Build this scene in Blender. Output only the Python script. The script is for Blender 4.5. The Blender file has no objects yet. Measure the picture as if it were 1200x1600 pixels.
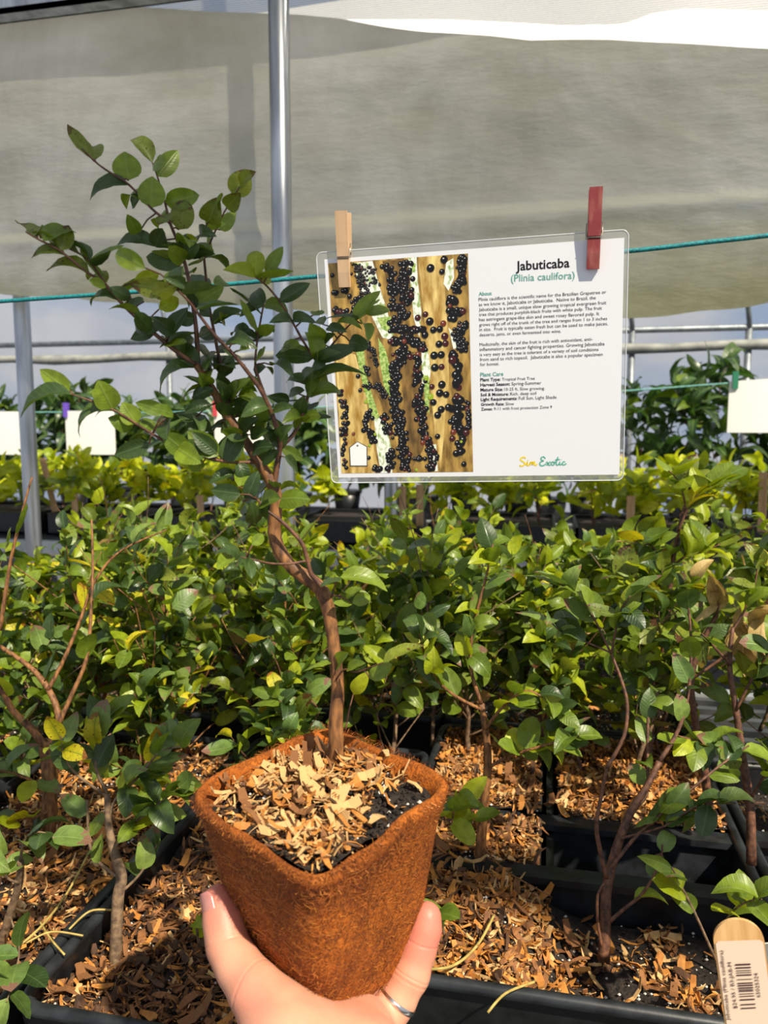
import bpy, bmesh, math, random
import numpy as np
from mathutils import Vector, Matrix, noise

# ------------------------------------------------------------------ camera, sky, sun, exposure
F = 1202.0                                   # focal length in pixels of the 1200x1600 frame
PITCH, YAW = math.radians(6.5), math.radians(12.0)
CAM = Vector((0, 0, 1.3))
FW = Vector((-math.sin(YAW) * math.cos(PITCH), math.cos(YAW) * math.cos(PITCH), -math.sin(PITCH)))
RT = Vector((math.cos(YAW), math.sin(YAW), 0))
UP = RT.cross(FW)
scene = bpy.context.scene
COL = scene.collection
cam_data = bpy.data.cameras.new('camera')
cam_data.sensor_fit = 'VERTICAL'
cam_data.sensor_height = 24.0
cam_data.lens = 24.0 * F / 1600.0
cam_data.clip_start = 0.02
cam_data.dof.use_dof = True
cam_data.dof.focus_distance = 0.56
cam_data.dof.aperture_fstop = 9.0
cam = bpy.data.objects.new('camera', cam_data)
cam.matrix_world = Matrix((RT, UP, -FW)).transposed().to_4x4()
cam.location = CAM
COL.objects.link(cam)
scene.camera = cam

world = bpy.data.worlds.new('sky')
scene.world = world
world.use_nodes = True
wn, wl = world.node_tree.nodes, world.node_tree.links
wn.clear()
w_out = wn.new('ShaderNodeOutputWorld')
w_bg = wn.new('ShaderNodeBackground')
w_tc = wn.new('ShaderNodeTexCoord')
w_map = wn.new('ShaderNodeMapping')
w_map.inputs['Scale'].default_value = (1.0, 1.0, 3.0)
w_noise = wn.new('ShaderNodeTexNoise')
w_noise.inputs['Scale'].default_value = 3.2
w_noise.inputs['Detail'].default_value = 6
w_ramp = wn.new('ShaderNodeValToRGB')
w_ramp.color_ramp.elements[0].position = 0.40
w_ramp.color_ramp.elements[0].color = (0.56, 0.75, 1.06, 1)
w_ramp.color_ramp.elements[1].position = 0.55
w_ramp.color_ramp.elements[1].color = (1.15, 1.15, 1.17, 1)
wl.new(w_tc.outputs['Generated'], w_map.inputs['Vector'])
wl.new(w_map.outputs['Vector'], w_noise.inputs['Vector'])
wl.new(w_noise.outputs['Fac'], w_ramp.inputs['Fac'])
wl.new(w_ramp.outputs['Color'], w_bg.inputs['Color'])
w_bg.inputs['Strength'].default_value = 0.56
wl.new(w_bg.outputs['Background'], w_out.inputs['Surface'])

sun_data = bpy.data.lights.new('sun', 'SUN')
sun_data.energy = 7.2
sun_data.angle = math.radians(1.0)
sun_data.color = (1.0, 0.90, 0.72)
sun = bpy.data.objects.new('sun', sun_data)
SUN_DIR = Vector((0.78, -0.73, 1.20)).normalized()      # towards the sun: right of and behind the camera
sun.rotation_euler = SUN_DIR.to_track_quat('Z', 'Y').to_euler()
sun.location = (2, -2, 5)
COL.objects.link(sun)

vs = scene.view_settings
vs.view_transform = 'Standard'
vs.look = 'None'
vs.gamma = 1.0
vs.exposure = 0.0
vs.use_curve_mapping = False
scene.cycles.max_bounces = 8
scene.cycles.transparent_max_bounces = 16

rnd = random.Random(7)

# ------------------------------------------------------------------ helpers
def P(x, y, z):
    return CAM + (FW + RT * ((x - 600) / F) - UP * ((y - 800) / F)) * z

def PY(x, y, Y):                              # the point of a pixel's ray on the vertical plane y = Y
    d = P(x, y, 1) - CAM
    return CAM + d * (Y / d.y)

def PZ(x, y, h):                              # the point of a pixel's ray at height h
    d = P(x, y, 1) - CAM
    return CAM + d * ((h - CAM.z) / d.z)

def sm(mesh):
    mesh.polygons.foreach_set('use_smooth', [True] * len(mesh.polygons))

def mk_mesh(name, verts, faces, mats=(), smooth=False, mat_idx=None):
    me = bpy.data.meshes.new(name)
    me.from_pydata([tuple(v) for v in verts], [], faces)
    for m in mats:
        me.materials.append(m)
    if mat_idx is not None:
        me.polygons.foreach_set('material_index', mat_idx)
    if smooth:
        sm(me)
    me.update()
    return me

def link(name, data, parent=None, M=None):
    o = bpy.data.objects.new(name, data)
    COL.objects.link(o)
    if parent is not None:
        o.parent = parent
        o.matrix_parent_inverse = PINV[parent.name]
    if M is not None:
        o.matrix_basis = M
    PINV[o.name] = (M.inverted() if M is not None else Matrix.Identity(4))
    return o

PINV = {}

def tag(o, label=None, cat=None, group=None, kind=None):
    if label: o['label'] = label
    if cat: o['category'] = cat
    if group: o['group'] = group
    if kind: o['kind'] = kind
    return o

def thing(name, loc, label, cat, group=None):
    o = bpy.data.objects.new(name, None)
    o.empty_display_size = 0.02
    COL.objects.link(o)
    o.matrix_basis = Matrix.Translation(loc)
    PINV[o.name] = Matrix.Translation(-Vector(loc))
    return tag(o, label, cat, group)

class MB:
    """collects verts and faces for one mesh"""
    def __init__(self):
        self.v, self.f, self.m = [], [], []
    def add(self, v, f, m=0):
        n = len(self.v)
        self.v += [tuple(p) for p in v]
        self.f += [tuple(i + n for i in q) for q in f]
        self.m += [m] * len(f)
    def box(self, a, b, m=0):
        x0, y0, z0 = a; x1, y1, z1 = b
        self.add([(x0, y0, z0), (x1, y0, z0), (x1, y1, z0), (x0, y1, z0), (x0, y0, z1), (x1, y0, z1), (x1, y1, z1), (x0, y1, z1)],
                 [(3, 2, 1, 0), (4, 5, 6, 7), (0, 1, 5, 4), (1, 2, 6, 5), (2, 3, 7, 6), (3, 0, 4, 7)], m)
    def tube(self, pts, radii, n=8, m=0, cap=True):
        v, f = tube_geo(pts, radii, n, cap)
        self.add(v, f, m)
    def obj(self, name, mats, parent=None, smooth=False, M=None):
        if not isinstance(mats, (list, tuple)): mats = [mats]
        return link(name, mk_mesh(name, self.v, self.f, mats, smooth, self.m), parent, M)

def tube_geo(pts, radii, n=8, cap=True):
    pts = [Vector(p) for p in pts]
    if not hasattr(radii, '__len__'): radii = [radii] * len(pts)
    v, f = [], []
    t0 = (pts[1] - pts[0]).normalized()
    side = t0.orthogonal().normalized()
    for i, p in enumerate(pts):
        if i == 0: t = t0
        elif i == len(pts) - 1: t = (pts[i] - pts[i - 1]).normalized()
        else: t = (pts[i + 1] - pts[i - 1]).normalized()
        side = (side - t * side.dot(t))
        side = side.normalized() if side.length > 1e-6 else t.orthogonal().normalized()
        b = t.cross(side)
        for k in range(n):
            a = 2 * math.pi * k / n
            v.append(p + (side * math.cos(a) + b * math.sin(a)) * radii[i])
    for i in range(len(pts) - 1):
        for k in range(n):
            f.append((i * n + k, i * n + (k + 1) % n, (i + 1) * n + (k + 1) % n, (i + 1) * n + k))
    if cap:
        f.append(tuple(range(n - 1, -1, -1)))
        f.append(tuple((len(pts) - 1) * n + k for k in range(n)))
    return v, f

def spline(pts, rad, sub=4):
    """Catmull-Rom through pts, radii interpolated"""
    pts = [Vector(p) for p in pts]
    if not hasattr(rad, '__len__'): rad = [rad] * len(pts)
    q, r = [], []
    for i in range(len(pts) - 1):
        p0 = pts[max(i - 1, 0)]; p1 = pts[i]; p2 = pts[i + 1]; p3 = pts[min(i + 2, len(pts) - 1)]
        for k in range(sub):
            t = k / sub
            q.append(0.5 * ((2 * p1) + (p2 - p0) * t + (2 * p0 - 5 * p1 + 4 * p2 - p3) * t * t + (3 * p1 - p0 - 3 * p2 + p3) * t ** 3))
            r.append(rad[i] * (1 - t) + rad[i + 1] * t)
    q.append(pts[-1]); r.append(rad[-1])
    return q, r

# ------------------------------------------------------------------ materials
def srgb(r, g, b):
    f = lambda c: (c / 255 / 12.92) if c / 255 <= 0.04045 else ((c / 255 + 0.055) / 1.055) ** 2.4
    return (f(r), f(g), f(b), 1)

def new_mat(name):
    m = bpy.data.materials.new(name)
    m.use_nodes = True
    nt = m.node_tree
    return m, nt.nodes, nt.links, nt.nodes['Principled BSDF'], nt.nodes['Material Output']

def plain(name, col, rough=0.6, metal=0.0, spec=0.5):
    m, n, l, p, o = new_mat(name)
    p.inputs['Base Color'].default_value = col
    p.inputs['Roughness'].default_value = rough
    p.inputs['Metallic'].default_value = metal
    p.inputs['Specular IOR Level'].default_value = spec
    return m

def noisy(name, c0, c1, scale=20, rough=0.7, bump=0.0, detail=5, stretch=(1, 1, 1), metal=0.0, lo=0.35, hi=0.65, spec=0.5, bdist=0.002):
    m, n, l, p, o = new_mat(name)
    tc = n.new('ShaderNodeTexCoord'); mp = n.new('ShaderNodeMapping'); nz = n.new('ShaderNodeTexNoise'); rp = n.new('ShaderNodeValToRGB')
    mp.inputs['Scale'].default_value = stretch
    nz.inputs['Scale'].default_value = scale; nz.inputs['Detail'].default_value = detail
    rp.color_ramp.elements[0].position = lo; rp.color_ramp.elements[0].color = c0
    rp.color_ramp.elements[1].position = hi; rp.color_ramp.elements[1].color = c1
    l.new(tc.outputs['Object'], mp.inputs['Vector']); l.new(mp.outputs['Vector'], nz.inputs['Vector'])
    l.new(nz.outputs['Fac'], rp.inputs['Fac']); l.new(rp.outputs['Color'], p.inputs['Base Color'])
    p.inputs['Roughness'].default_value = rough; p.inputs['Metallic'].default_value = metal
    p.inputs['Specular IOR Level'].default_value = spec
    if bump:
        b = n.new('ShaderNodeBump'); b.inputs['Strength'].default_value = bump; b.inputs['Distance'].default_value = bdist
        l.new(nz.outputs['Fac'], b.inputs['Height']); l.new(b.outputs['Normal'], p.inputs['Normal'])
    return m

def leaf_mat(name, c_lo, c_hi, c_trans, trans=0.35, rough=0.38, edge=None, spots=None, vein=(0.25, 0.35, 0.10, 1), vein_amt=0.35):
    """leaf local space: y runs 0..1 from stalk to tip, x across"""
    m, n, l, p, o = new_mat(name)
    oi = n.new('ShaderNodeObjectInfo'); tc = n.new('ShaderNodeTexCoord'); sep = n.new('ShaderNodeSeparateXYZ')
    l.new(tc.outputs['Object'], sep.inputs['Vector'])
    rp = n.new('ShaderNodeValToRGB')
    rp.color_ramp.elements[0].color = c_lo; rp.color_ramp.elements[1].color = c_hi
    l.new(oi.outputs['Random'], rp.inputs['Fac'])
    col = rp.outputs['Color']
    ax = n.new('ShaderNodeMath'); ax.operation = 'ABSOLUTE'; l.new(sep.outputs['X'], ax.inputs[0])
    # mottling
    nz = n.new('ShaderNodeTexNoise'); nz.inputs['Scale'].default_value = 5; nz.inputs['Detail'].default_value = 3
    vadd = n.new('ShaderNodeVectorMath'); vadd.operation = 'ADD'
    l.new(tc.outputs['Object'], vadd.inputs[0]); l.new(oi.outputs['Location'], vadd.inputs[1])
    vs_ = n.new('ShaderNodeVectorMath'); vs_.operation = 'SCALE'; vs_.inputs['Scale'].default_value = 37.0
    l.new(oi.outputs['Location'], vs_.inputs[0]); l.new(vs_.outputs['Vector'], vadd.inputs[1])
    l.new(vadd.outputs['Vector'], nz.inputs['Vector'])
    hsv = n.new('ShaderNodeHueSaturation'); mr = n.new('ShaderNodeMapRange')
    mr.inputs['From Min'].default_value = 0.3; mr.inputs['From Max'].default_value = 0.7
    mr.inputs['To Min'].default_value = 0.75; mr.inputs['To Max'].default_value = 1.25
    l.new(nz.outputs['Fac'], mr.inputs['Value']); l.new(mr.outputs['Result'], hsv.inputs['Value']); l.new(col, hsv.inputs['Color'])
    col = hsv.outputs['Color']
    # midrib and side veins
    mid = n.new('ShaderNodeMapRange'); mid.inputs['From Min'].default_value = 0.012; mid.inputs['From Max'].default_value = 0.03
    mid.inputs['To Min'].default_value = 1; mid.inputs['To Max'].default_value = 0
    l.new(ax.outputs[0], mid.inputs['Value'])
    sl = n.new('ShaderNodeMath'); sl.operation = 'MULTIPLY_ADD'; sl.inputs[1].default_value = -0.7
    l.new(ax.outputs[0], sl.inputs[0]); l.new(sep.outputs['Y'], sl.inputs[2])
    fq = n.new('ShaderNodeMath'); fq.operation = 'MULTIPLY'; fq.inputs[1].default_value = 60.0; l.new(sl.outputs[0], fq.inputs[0])
    sn = n.new('ShaderNodeMath'); sn.operation = 'SINE'; l.new(fq.outputs[0], sn.inputs[0])
    sv = n.new('ShaderNodeMapRange'); sv.inputs['From Min'].default_value = 0.75; sv.inputs['From Max'].default_value = 1.0
    sv.inputs['To Max'].default_value = 0.45; l.new(sn.outputs[0], sv.inputs['Value'])
    mx = n.new('ShaderNodeMath'); mx.operation = 'MAXIMUM'; l.new(mid.outputs['Result'], mx.inputs[0]); l.new(sv.outputs['Result'], mx.inputs[1])
    va = n.new('ShaderNodeMath'); va.operation = 'MULTIPLY'; va.inputs[1].default_value = vein_amt; l.new(mx.outputs[0], va.inputs[0])
    mv = n.new('ShaderNodeMix'); mv.data_type = 'RGBA'; mv.inputs['B'].default_value = vein
    l.new(va.outputs[0], mv.inputs['Factor']); l.new(col, mv.inputs['A'])
    col = mv.outputs['Result']
    if edge is not None:                        # dry tip
        en = n.new('ShaderNodeMath'); en.operation = 'MULTIPLY_ADD'; en.inputs[1].default_value = 0.9
        l.new(nz.outputs['Fac'], en.inputs[0]); l.new(sep.outputs['Y'], en.inputs[2])
        em = n.new('ShaderNodeMapRange'); em.inputs['From Min'].default_value = 1.22; em.inputs['From Max'].default_value = 1.28
        l.new(en.outputs[0], em.inputs['Value'])
        me_ = n.new('ShaderNodeMix'); me_.data_type = 'RGBA'; me_.inputs['B'].default_value = edge
        l.new(em.outputs['Result'], me_.inputs['Factor']); l.new(col, me_.inputs['A']); col = me_.outputs['Result']
    if spots is not None:
        vo = n.new('ShaderNodeTexVoronoi'); vo.inputs['Scale'].default_value = 7
        l.new(vadd.outputs['Vector'], vo.inputs['Vector'])
        sm_ = n.new('ShaderNodeMapRange'); sm_.inputs['From Min'].default_value = 0.16; sm_.inputs['From Max'].default_value = 0.24
        sm_.inputs['To Min'].default_value = 0.9; sm_.inputs['To Max'].default_value = 0
        l.new(vo.outputs['Distance'], sm_.inputs['Value'])
        ms = n.new('ShaderNodeMix'); ms.data_type = 'RGBA'; ms.inputs['B'].default_value = spots
        l.new(sm_.outputs['Result'], ms.inputs['Factor']); l.new(col, ms.inputs['A']); col = ms.outputs['Result']
    l.new(col, p.inputs['Base Color'])
    p.inputs['Roughness'].default_value = rough
    tr = n.new('ShaderNodeBsdfTranslucent')
    mt = n.new('ShaderNodeMix'); mt.data_type = 'RGBA'; mt.inputs['Factor'].default_value = 0.65; mt.inputs['B'].default_value = c_trans
    l.new(col, mt.inputs['A']); l.new(mt.outputs['Result'], tr.inputs['Color'])
    ms_ = n.new('ShaderNodeMixShader'); ms_.inputs['Fac'].default_value = trans
    l.new(p.outputs['BSDF'], ms_.inputs[1]); l.new(tr.outputs['BSDF'], ms_.inputs[2]); l.new(ms_.outputs['Shader'], o.inputs['Surface'])
    bp = n.new('ShaderNodeBump'); bp.inputs['Strength'].default_value = 0.25; bp.inputs['Distance'].default_value = 0.002
    l.new(mx.outputs[0], bp.inputs['Height']); l.new(bp.outputs['Normal'], p.inputs['Normal'])
    return m

LM = {
    'deep':   leaf_mat('leaf_deep_green', srgb(44, 64, 30), srgb(74, 96, 42), srgb(100, 135, 24), 0.22, 0.34, vein=srgb(110, 135, 80), vein_amt=0.25),
    'mid':    leaf_mat('leaf_mid_green', srgb(88, 110, 30), srgb(126, 146, 40), srgb(145, 172, 20), 0.34, 0.38),
    'bright': leaf_mat('leaf_bright_green', srgb(136, 156, 26), srgb(178, 188, 40), srgb(190, 200, 14), 0.42, 0.40, vein=srgb(185, 195, 80)),
    'olive':  leaf_mat('leaf_olive_spotted', srgb(92, 108, 34), srgb(132, 142, 44), srgb(150, 160, 25), 0.35, 0.42, edge=srgb(84, 48, 26), spots=srgb(60, 40, 22)),
    'yellow': leaf_mat('leaf_yellow_spotted', srgb(188, 180, 30), srgb(222, 205, 40), srgb(225, 205, 20), 0.40, 0.45, edge=srgb(140, 86, 28), spots=srgb(120, 74, 26), vein=srgb(110, 140, 40), vein_amt=0.7),
    'dry':    leaf_mat('leaf_dry_tip', srgb(84, 112, 52), srgb(120, 140, 62), srgb(120, 150, 30), 0.25, 0.42, edge=srgb(128, 92, 74)),
    'tan':    leaf_mat('leaf_tan_dead', srgb(168, 142, 84), srgb(196, 168, 104), srgb(180, 140, 60), 0.25, 0.6, vein=srgb(140, 110, 70)),
    'lime':   leaf_mat('leaf_lime', srgb(168, 182, 14), srgb(222, 222, 30), srgb(215, 222, 8), 0.42, 0.42, vein=srgb(225, 226, 100)),
    'dark':   leaf_mat('leaf_dark_long', srgb(26, 48, 26), srgb(60, 92, 42), srgb(90, 140, 30), 0.22, 0.36),
}
M_BARK = noisy('bark_red_brown', srgb(78, 48, 26), srgb(152, 104, 58), 300, 0.62, 0.6, 6, (1, 1, 0.35), bdist=0.0008)
M_TWIG = noisy('twig_brown', srgb(66, 40, 30), srgb(118, 78, 54), 220, 0.6, 0.3, bdist=0.0006)
M_TWIGG = noisy('twig_grey_brown', srgb(84, 66, 50), srgb(138, 112, 84), 200, 0.7, 0.3, bdist=0.0006)
M_GALV = noisy('galvanised_steel', srgb(150, 154, 160), srgb(196, 200, 204), 30, 0.32, 0.0, 3, (1, 1, 0.15), metal=0.9)
M_GALVD = noisy('weathered_steel', srgb(112, 118, 124), srgb(140, 146, 150), 20, 0.5, 0.0, 3, metal=0.55)
M_SLAT = noisy('dark_bench_slat', srgb(48, 50, 52), srgb(84, 86, 86), 14, 0.5, 0.0, 3, metal=0.4)
M_ALU = noisy('bench_aluminium', srgb(170, 174, 176), srgb(205, 208, 208), 14, 0.42, 0.0, 3, metal=0.6)
M_BLACK = noisy('black_plastic', srgb(16, 17, 18), srgb(30, 32, 34), 60, 0.36, 0.15)
M_BLACKR = noisy('dusty_black_plastic', srgb(20, 22, 24), srgb(44, 48, 52), 45, 0.42, 0.2, 6)
M_SOIL = noisy('potting_soil', srgb(18, 14, 11), srgb(52, 40, 30), 240, 0.85, 1.0, 8, bdist=0.004)
M_PERL = plain('perlite', srgb(215, 208, 196), 0.8)
CHIPS = [noisy('wood_chip_pale', srgb(182, 138, 82), srgb(216, 178, 122), 150, 0.75, 0.4, 4, (1, 0.12, 1), bdist=0.0008),
         noisy('wood_chip_orange', srgb(160, 98, 36), srgb(204, 140, 62), 150, 0.72, 0.4, 4, (1, 0.12, 1), bdist=0.0008),
         noisy('wood_chip_brown', srgb(100, 62, 30), srgb(150, 100, 56), 150, 0.78, 0.4, 4, (1, 0.12, 1), bdist=0.0008),
         noisy('wood_chip_dark', srgb(56, 36, 22), srgb(96, 64, 38), 150, 0.8, 0.4, 4, (1, 0.12, 1), bdist=0.0008)]

# ------------------------------------------------------------------ leaf meshes
def leaf_geo(bend, cup, twist, wide=0.27, tip=1.0, ny=8):
    """a pointed oval blade, length 1 along y, half width `wide`, arched by `bend`"""
    v, f = [], []
    nx = 4
    z = y = 0.0
    prev = 0.0
    for i in range(ny + 1):
        t = i / ny
        ea, eb = (0.52, 0.62) if wide > 0.3 else (0.58, 0.86)
        tm = ea / (ea + eb)
        w = (t ** ea * (1 - t) ** eb) / (tm ** ea * (1 - tm) ** eb) if 0 < t < 1 else 0.0
        w = wide * w + 0.007
        if i:
            a = -bend * (t - 0.35) * 1.6
            y += math.cos(a) / ny; z += math.sin(a) / ny
        for k in range(nx + 1):
            s = k / nx * 2 - 1
            tw = twist * t
            x_ = s * w
            zz = cup * abs(s) * w + 0.012 * math.sin(t * 17 + s * 2) * abs(s)
            v.append((x_ * math.cos(tw) - zz * math.sin(tw), y, z + zz * math.cos(tw) + x_ * math.sin(tw)))
    for i in range(ny):
        for k in range(nx):
            a = i * (nx + 1) + k
            f.append((a, a + 1, a + nx + 2, a + nx + 1))
    return v, f

LEAF_SHAPES = [leaf_geo(0.15, 0.40, 0.0), leaf_geo(0.75, 0.45, 0.15), leaf_geo(1.3, 0.35, -0.2), leaf_geo(-0.35, 0.3, 0.3),
               leaf_geo(0.5, -0.2, -0.45), leaf_geo(1.0, 0.6, 0.5), leaf_geo(0.4, 0.15, 0.1, 0.33)]
LONG_SHAPES = [leaf_geo(0.9, 0.3, 0.2, 0.15), leaf_geo(1.5, 0.35, -0.2, 0.14), leaf_geo(0.4, 0.25, 0.1, 0.16)]
LEAF = {}
for key, mt in LM.items():
    for i, (v, f) in enumerate(LEAF_SHAPES):
        LEAF[key, i] = mk_mesh('leaf_blade', v, f, [mt], True)
    for i, (v, f) in enumerate(LONG_SHAPES):
        LEAF[key, 'l%d' % i] = mk_mesh('leaf_blade', v, f, [mt], True)

def put_leaf(parent, base, d, nrm, L, W, mesh, name='leaf'):
    d = d.normalized()
    x = d.cross(nrm)
    x = x.normalized() if x.length > 1e-5 else d.orthogonal().normalized()
    z = x.cross(d)
    M = Matrix(((x.x * W, d.x * L, z.x * L, base.x), (x.y * W, d.y * L, z.y * L, base.y), (x.z * W, d.z * L, z.z * L, base.z), (0, 0, 0, 1)))
    return link(name, mesh, parent, M)

# ------------------------------------------------------------------ the setting
def build_setting():
    m = noisy('ground_cloth', srgb(44, 44, 44), srgb(86, 82, 76), 6, 0.9, 0.3, 6)
    mb = MB(); mb.box((-9, -1.5, -0.06), (9, 11.5, 0.0))
    tag(mb.obj('floor', m), 'dark weathered ground cover under the benches', kind='structure')
    # far polythene wall with its posts, rails and rolled-up side curtain
    pm, n, l, p, o = new_mat('polythene_sheet')
    tr = n.new('ShaderNodeBsdfTransparent'); tl = n.new('ShaderNodeBsdfTranslucent'); ms = n.new('ShaderNodeMixShader')
    tl.inputs['Color'].default_value = (0.72, 0.75, 0.8, 1)
    nz = n.new('ShaderNodeTexNoise'); nz.inputs['Scale'].default_value = 1.6; nz.inputs['Detail'].default_value = 4
    tc = n.new('ShaderNodeTexCoord'); l.new(tc.outputs['Object'], nz.inputs['Vector'])
    mr = n.new('ShaderNodeMapRange'); mr.inputs['To Min'].default_value = 0.25; mr.inputs['To Max'].default_value = 0.6
    mr.inputs['From Min'].default_value = 0.3; mr.inputs['From Max'].default_value = 0.7
    l.new(nz.outputs['Fac'], mr.inputs['Value']); l.new(mr.outputs['Result'], ms.inputs['Fac'])
    l.new(tr.outputs[0], ms.inputs[1]); l.new(tl.outputs[0], ms.inputs[2]); l.new(ms.outputs[0], o.inputs['Surface'])
    YW = 7.2
    zr = PY(985, 516, YW).z
    w = thing('wall_back', (0, YW, 0), 'clear polythene end wall with steel posts', None)
    w['kind'] = 'structure'
    v, f = [], []
    nx, nz_ = 60, 14
    for j in range(nz_ + 1):
        for i in range(nx + 1):
            x = -8.0 + 15.0 * i / nx; z = 0.02 + 4.6 * j / nz_
            v.append((x, YW + 0.06 + 0.03 * noise.noise((x * 0.9, z * 2.2, 0)), z))
    for j in range(nz_):
        for i in range(nx):
            a = j * (nx + 1) + i; f.append((a, a + 1, a + nx + 2, a + nx + 1))
    link('polythene_sheet', mk_mesh('sheet', v, f, [pm], True), w)
    mb = MB(); mb.tube([(-8, YW, zr), (7, YW, zr)], 0.028, 10); mb.obj('rail', M_GALVD, w, True)
    zt = PY(985, 544, YW).z
    mroll = noisy('rolled_sheet', srgb(120, 122, 118), srgb(158, 158, 150), 8, 0.6, 0.2)
    pts = [(-8 + 0.5 * i, YW - 0.02, zt + 0.012 * math.sin(i * 1.7)) for i in range(31)]
    mb = MB(); mb.tube(pts, [0.045 + 0.008 * math.sin(i * 2.3) for i in range(31)], 10); mb.obj('rolled_curtain', mroll, w, True)
    for px in (-190, 265, 640, 985, 1166):
        x = PY(px, 600, YW).x
        mb = MB(); mb.tube([(x, YW, 0), (x, YW, zr)], 0.03, 10); mb.obj('post', M_GALVD, w, True)
        # hoop arch rising from the post, leaning inwards over the house
        mb = MB()
        arc = [(x - 1.9 * (1 - math.cos(t * 0.16)) * 1.6, YW - 0.02, zr + 1.9 * math.sin(t * 0.16)) for t in range(10)]
        mb.tube(arc, 0.022, 8); mb.obj('hoop', M_GALVD, w, True)

build_setting()

# poles
def pole(px, py, z, r, top, label):
    b = P(px, py, z)
    t = thing('pole', (b.x, b.y, 0), label, 'pole', None)
    mb = MB(); mb.tube([(b.x, b.y, 0.0), (b.x, b.y, 0.8), (b.x, b.y, 1.6), (b.x, b.y, top)], r, 24); mb.obj('pipe', M_GALV, t, True)
    mb = MB(); mb.tube([(b.x, b.y, 0.0), (b.x, b.y, 0.02)], r * 2.2, 20); mb.obj('foot', M_GALVD, t, False)
pole(441, 400, 1.85, 0.0245, 2.9, 'shiny galvanised steel pole standing in front of the grey curtain')
pole(45, 700, 2.4, 0.024, 2.9, 'steel pole whose upper end is hidden behind the grey curtain')
pole(611, 790, 2.72, 0.024, 2.9, 'steel pole showing beneath the printed plant card')

# gutter beam
def gutter():
    a = PY(0, 24, 1.885)
    mb = MB(); mb.box((-2.6, 1.875, a.z), (1.6, 1.925, a.z + 0.012)); mb.box((-2.6, 1.875, a.z), (1.6, 1.881, a.z + 0.10)); mb.box((-2.6, 1.919, a.z), (1.6, 1.925, a.z + 0.10))
    tag(mb.obj('gutter', M_GALV), 'galvanised roof gutter running above the curtain', 'gutter')
gutter()

# added overhead channel on posts, out of view, placed to shade the held plant
def added_shade_beam():
    t = thing('shade_beam', (0, -0.44, 0), 'added galvanised shading beam on two posts, out of view above the aisle', 'gutter')
    mb = MB(); mb.box((-3.2, -0.478, 2.73), (3.2, -0.402, 2.74)); mb.box((-3.2, -0.478, 2.73), (3.2, -0.472, 2.775)); mb.box((-3.2, -0.408, 2.73), (3.2, -0.402, 2.775)); mb.obj('channel', M_GALV, t)
    for x in (-2.8, 2.8):
        mb = MB(); mb.tube([(x, -0.44, 0), (x, -0.44, 2.735)], 0.025, 16); mb.obj('post', M_GALV, t, True)
added_shade_beam()

# white roof sheet seen through the gap over the curtain
def roof_sheet():
    m = plain('white_roof_sheet', srgb(240, 241, 242), 0.5)
    v, f = [], []
    for i in range(41):
        x = -3.0 + 5.2 * i / 40
        for j in range(5):
            v.append((x, 2.25 + 0.25 * j / 4 + 0.01 * math.sin(x * 9 + j), 2.05 + 0.57 * j / 4))
    for i in range(40):
        for j in range(4): a = i * 5 + j; f.append((a, a + 5, a + 6, a + 1))
    tag(link('roof_sheet', mk_mesh('roof_sheet', v, f, [m], True)), 'bright white sheet showing in the gap above the grey curtain', 'roof sheet')
roof_sheet()

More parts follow.
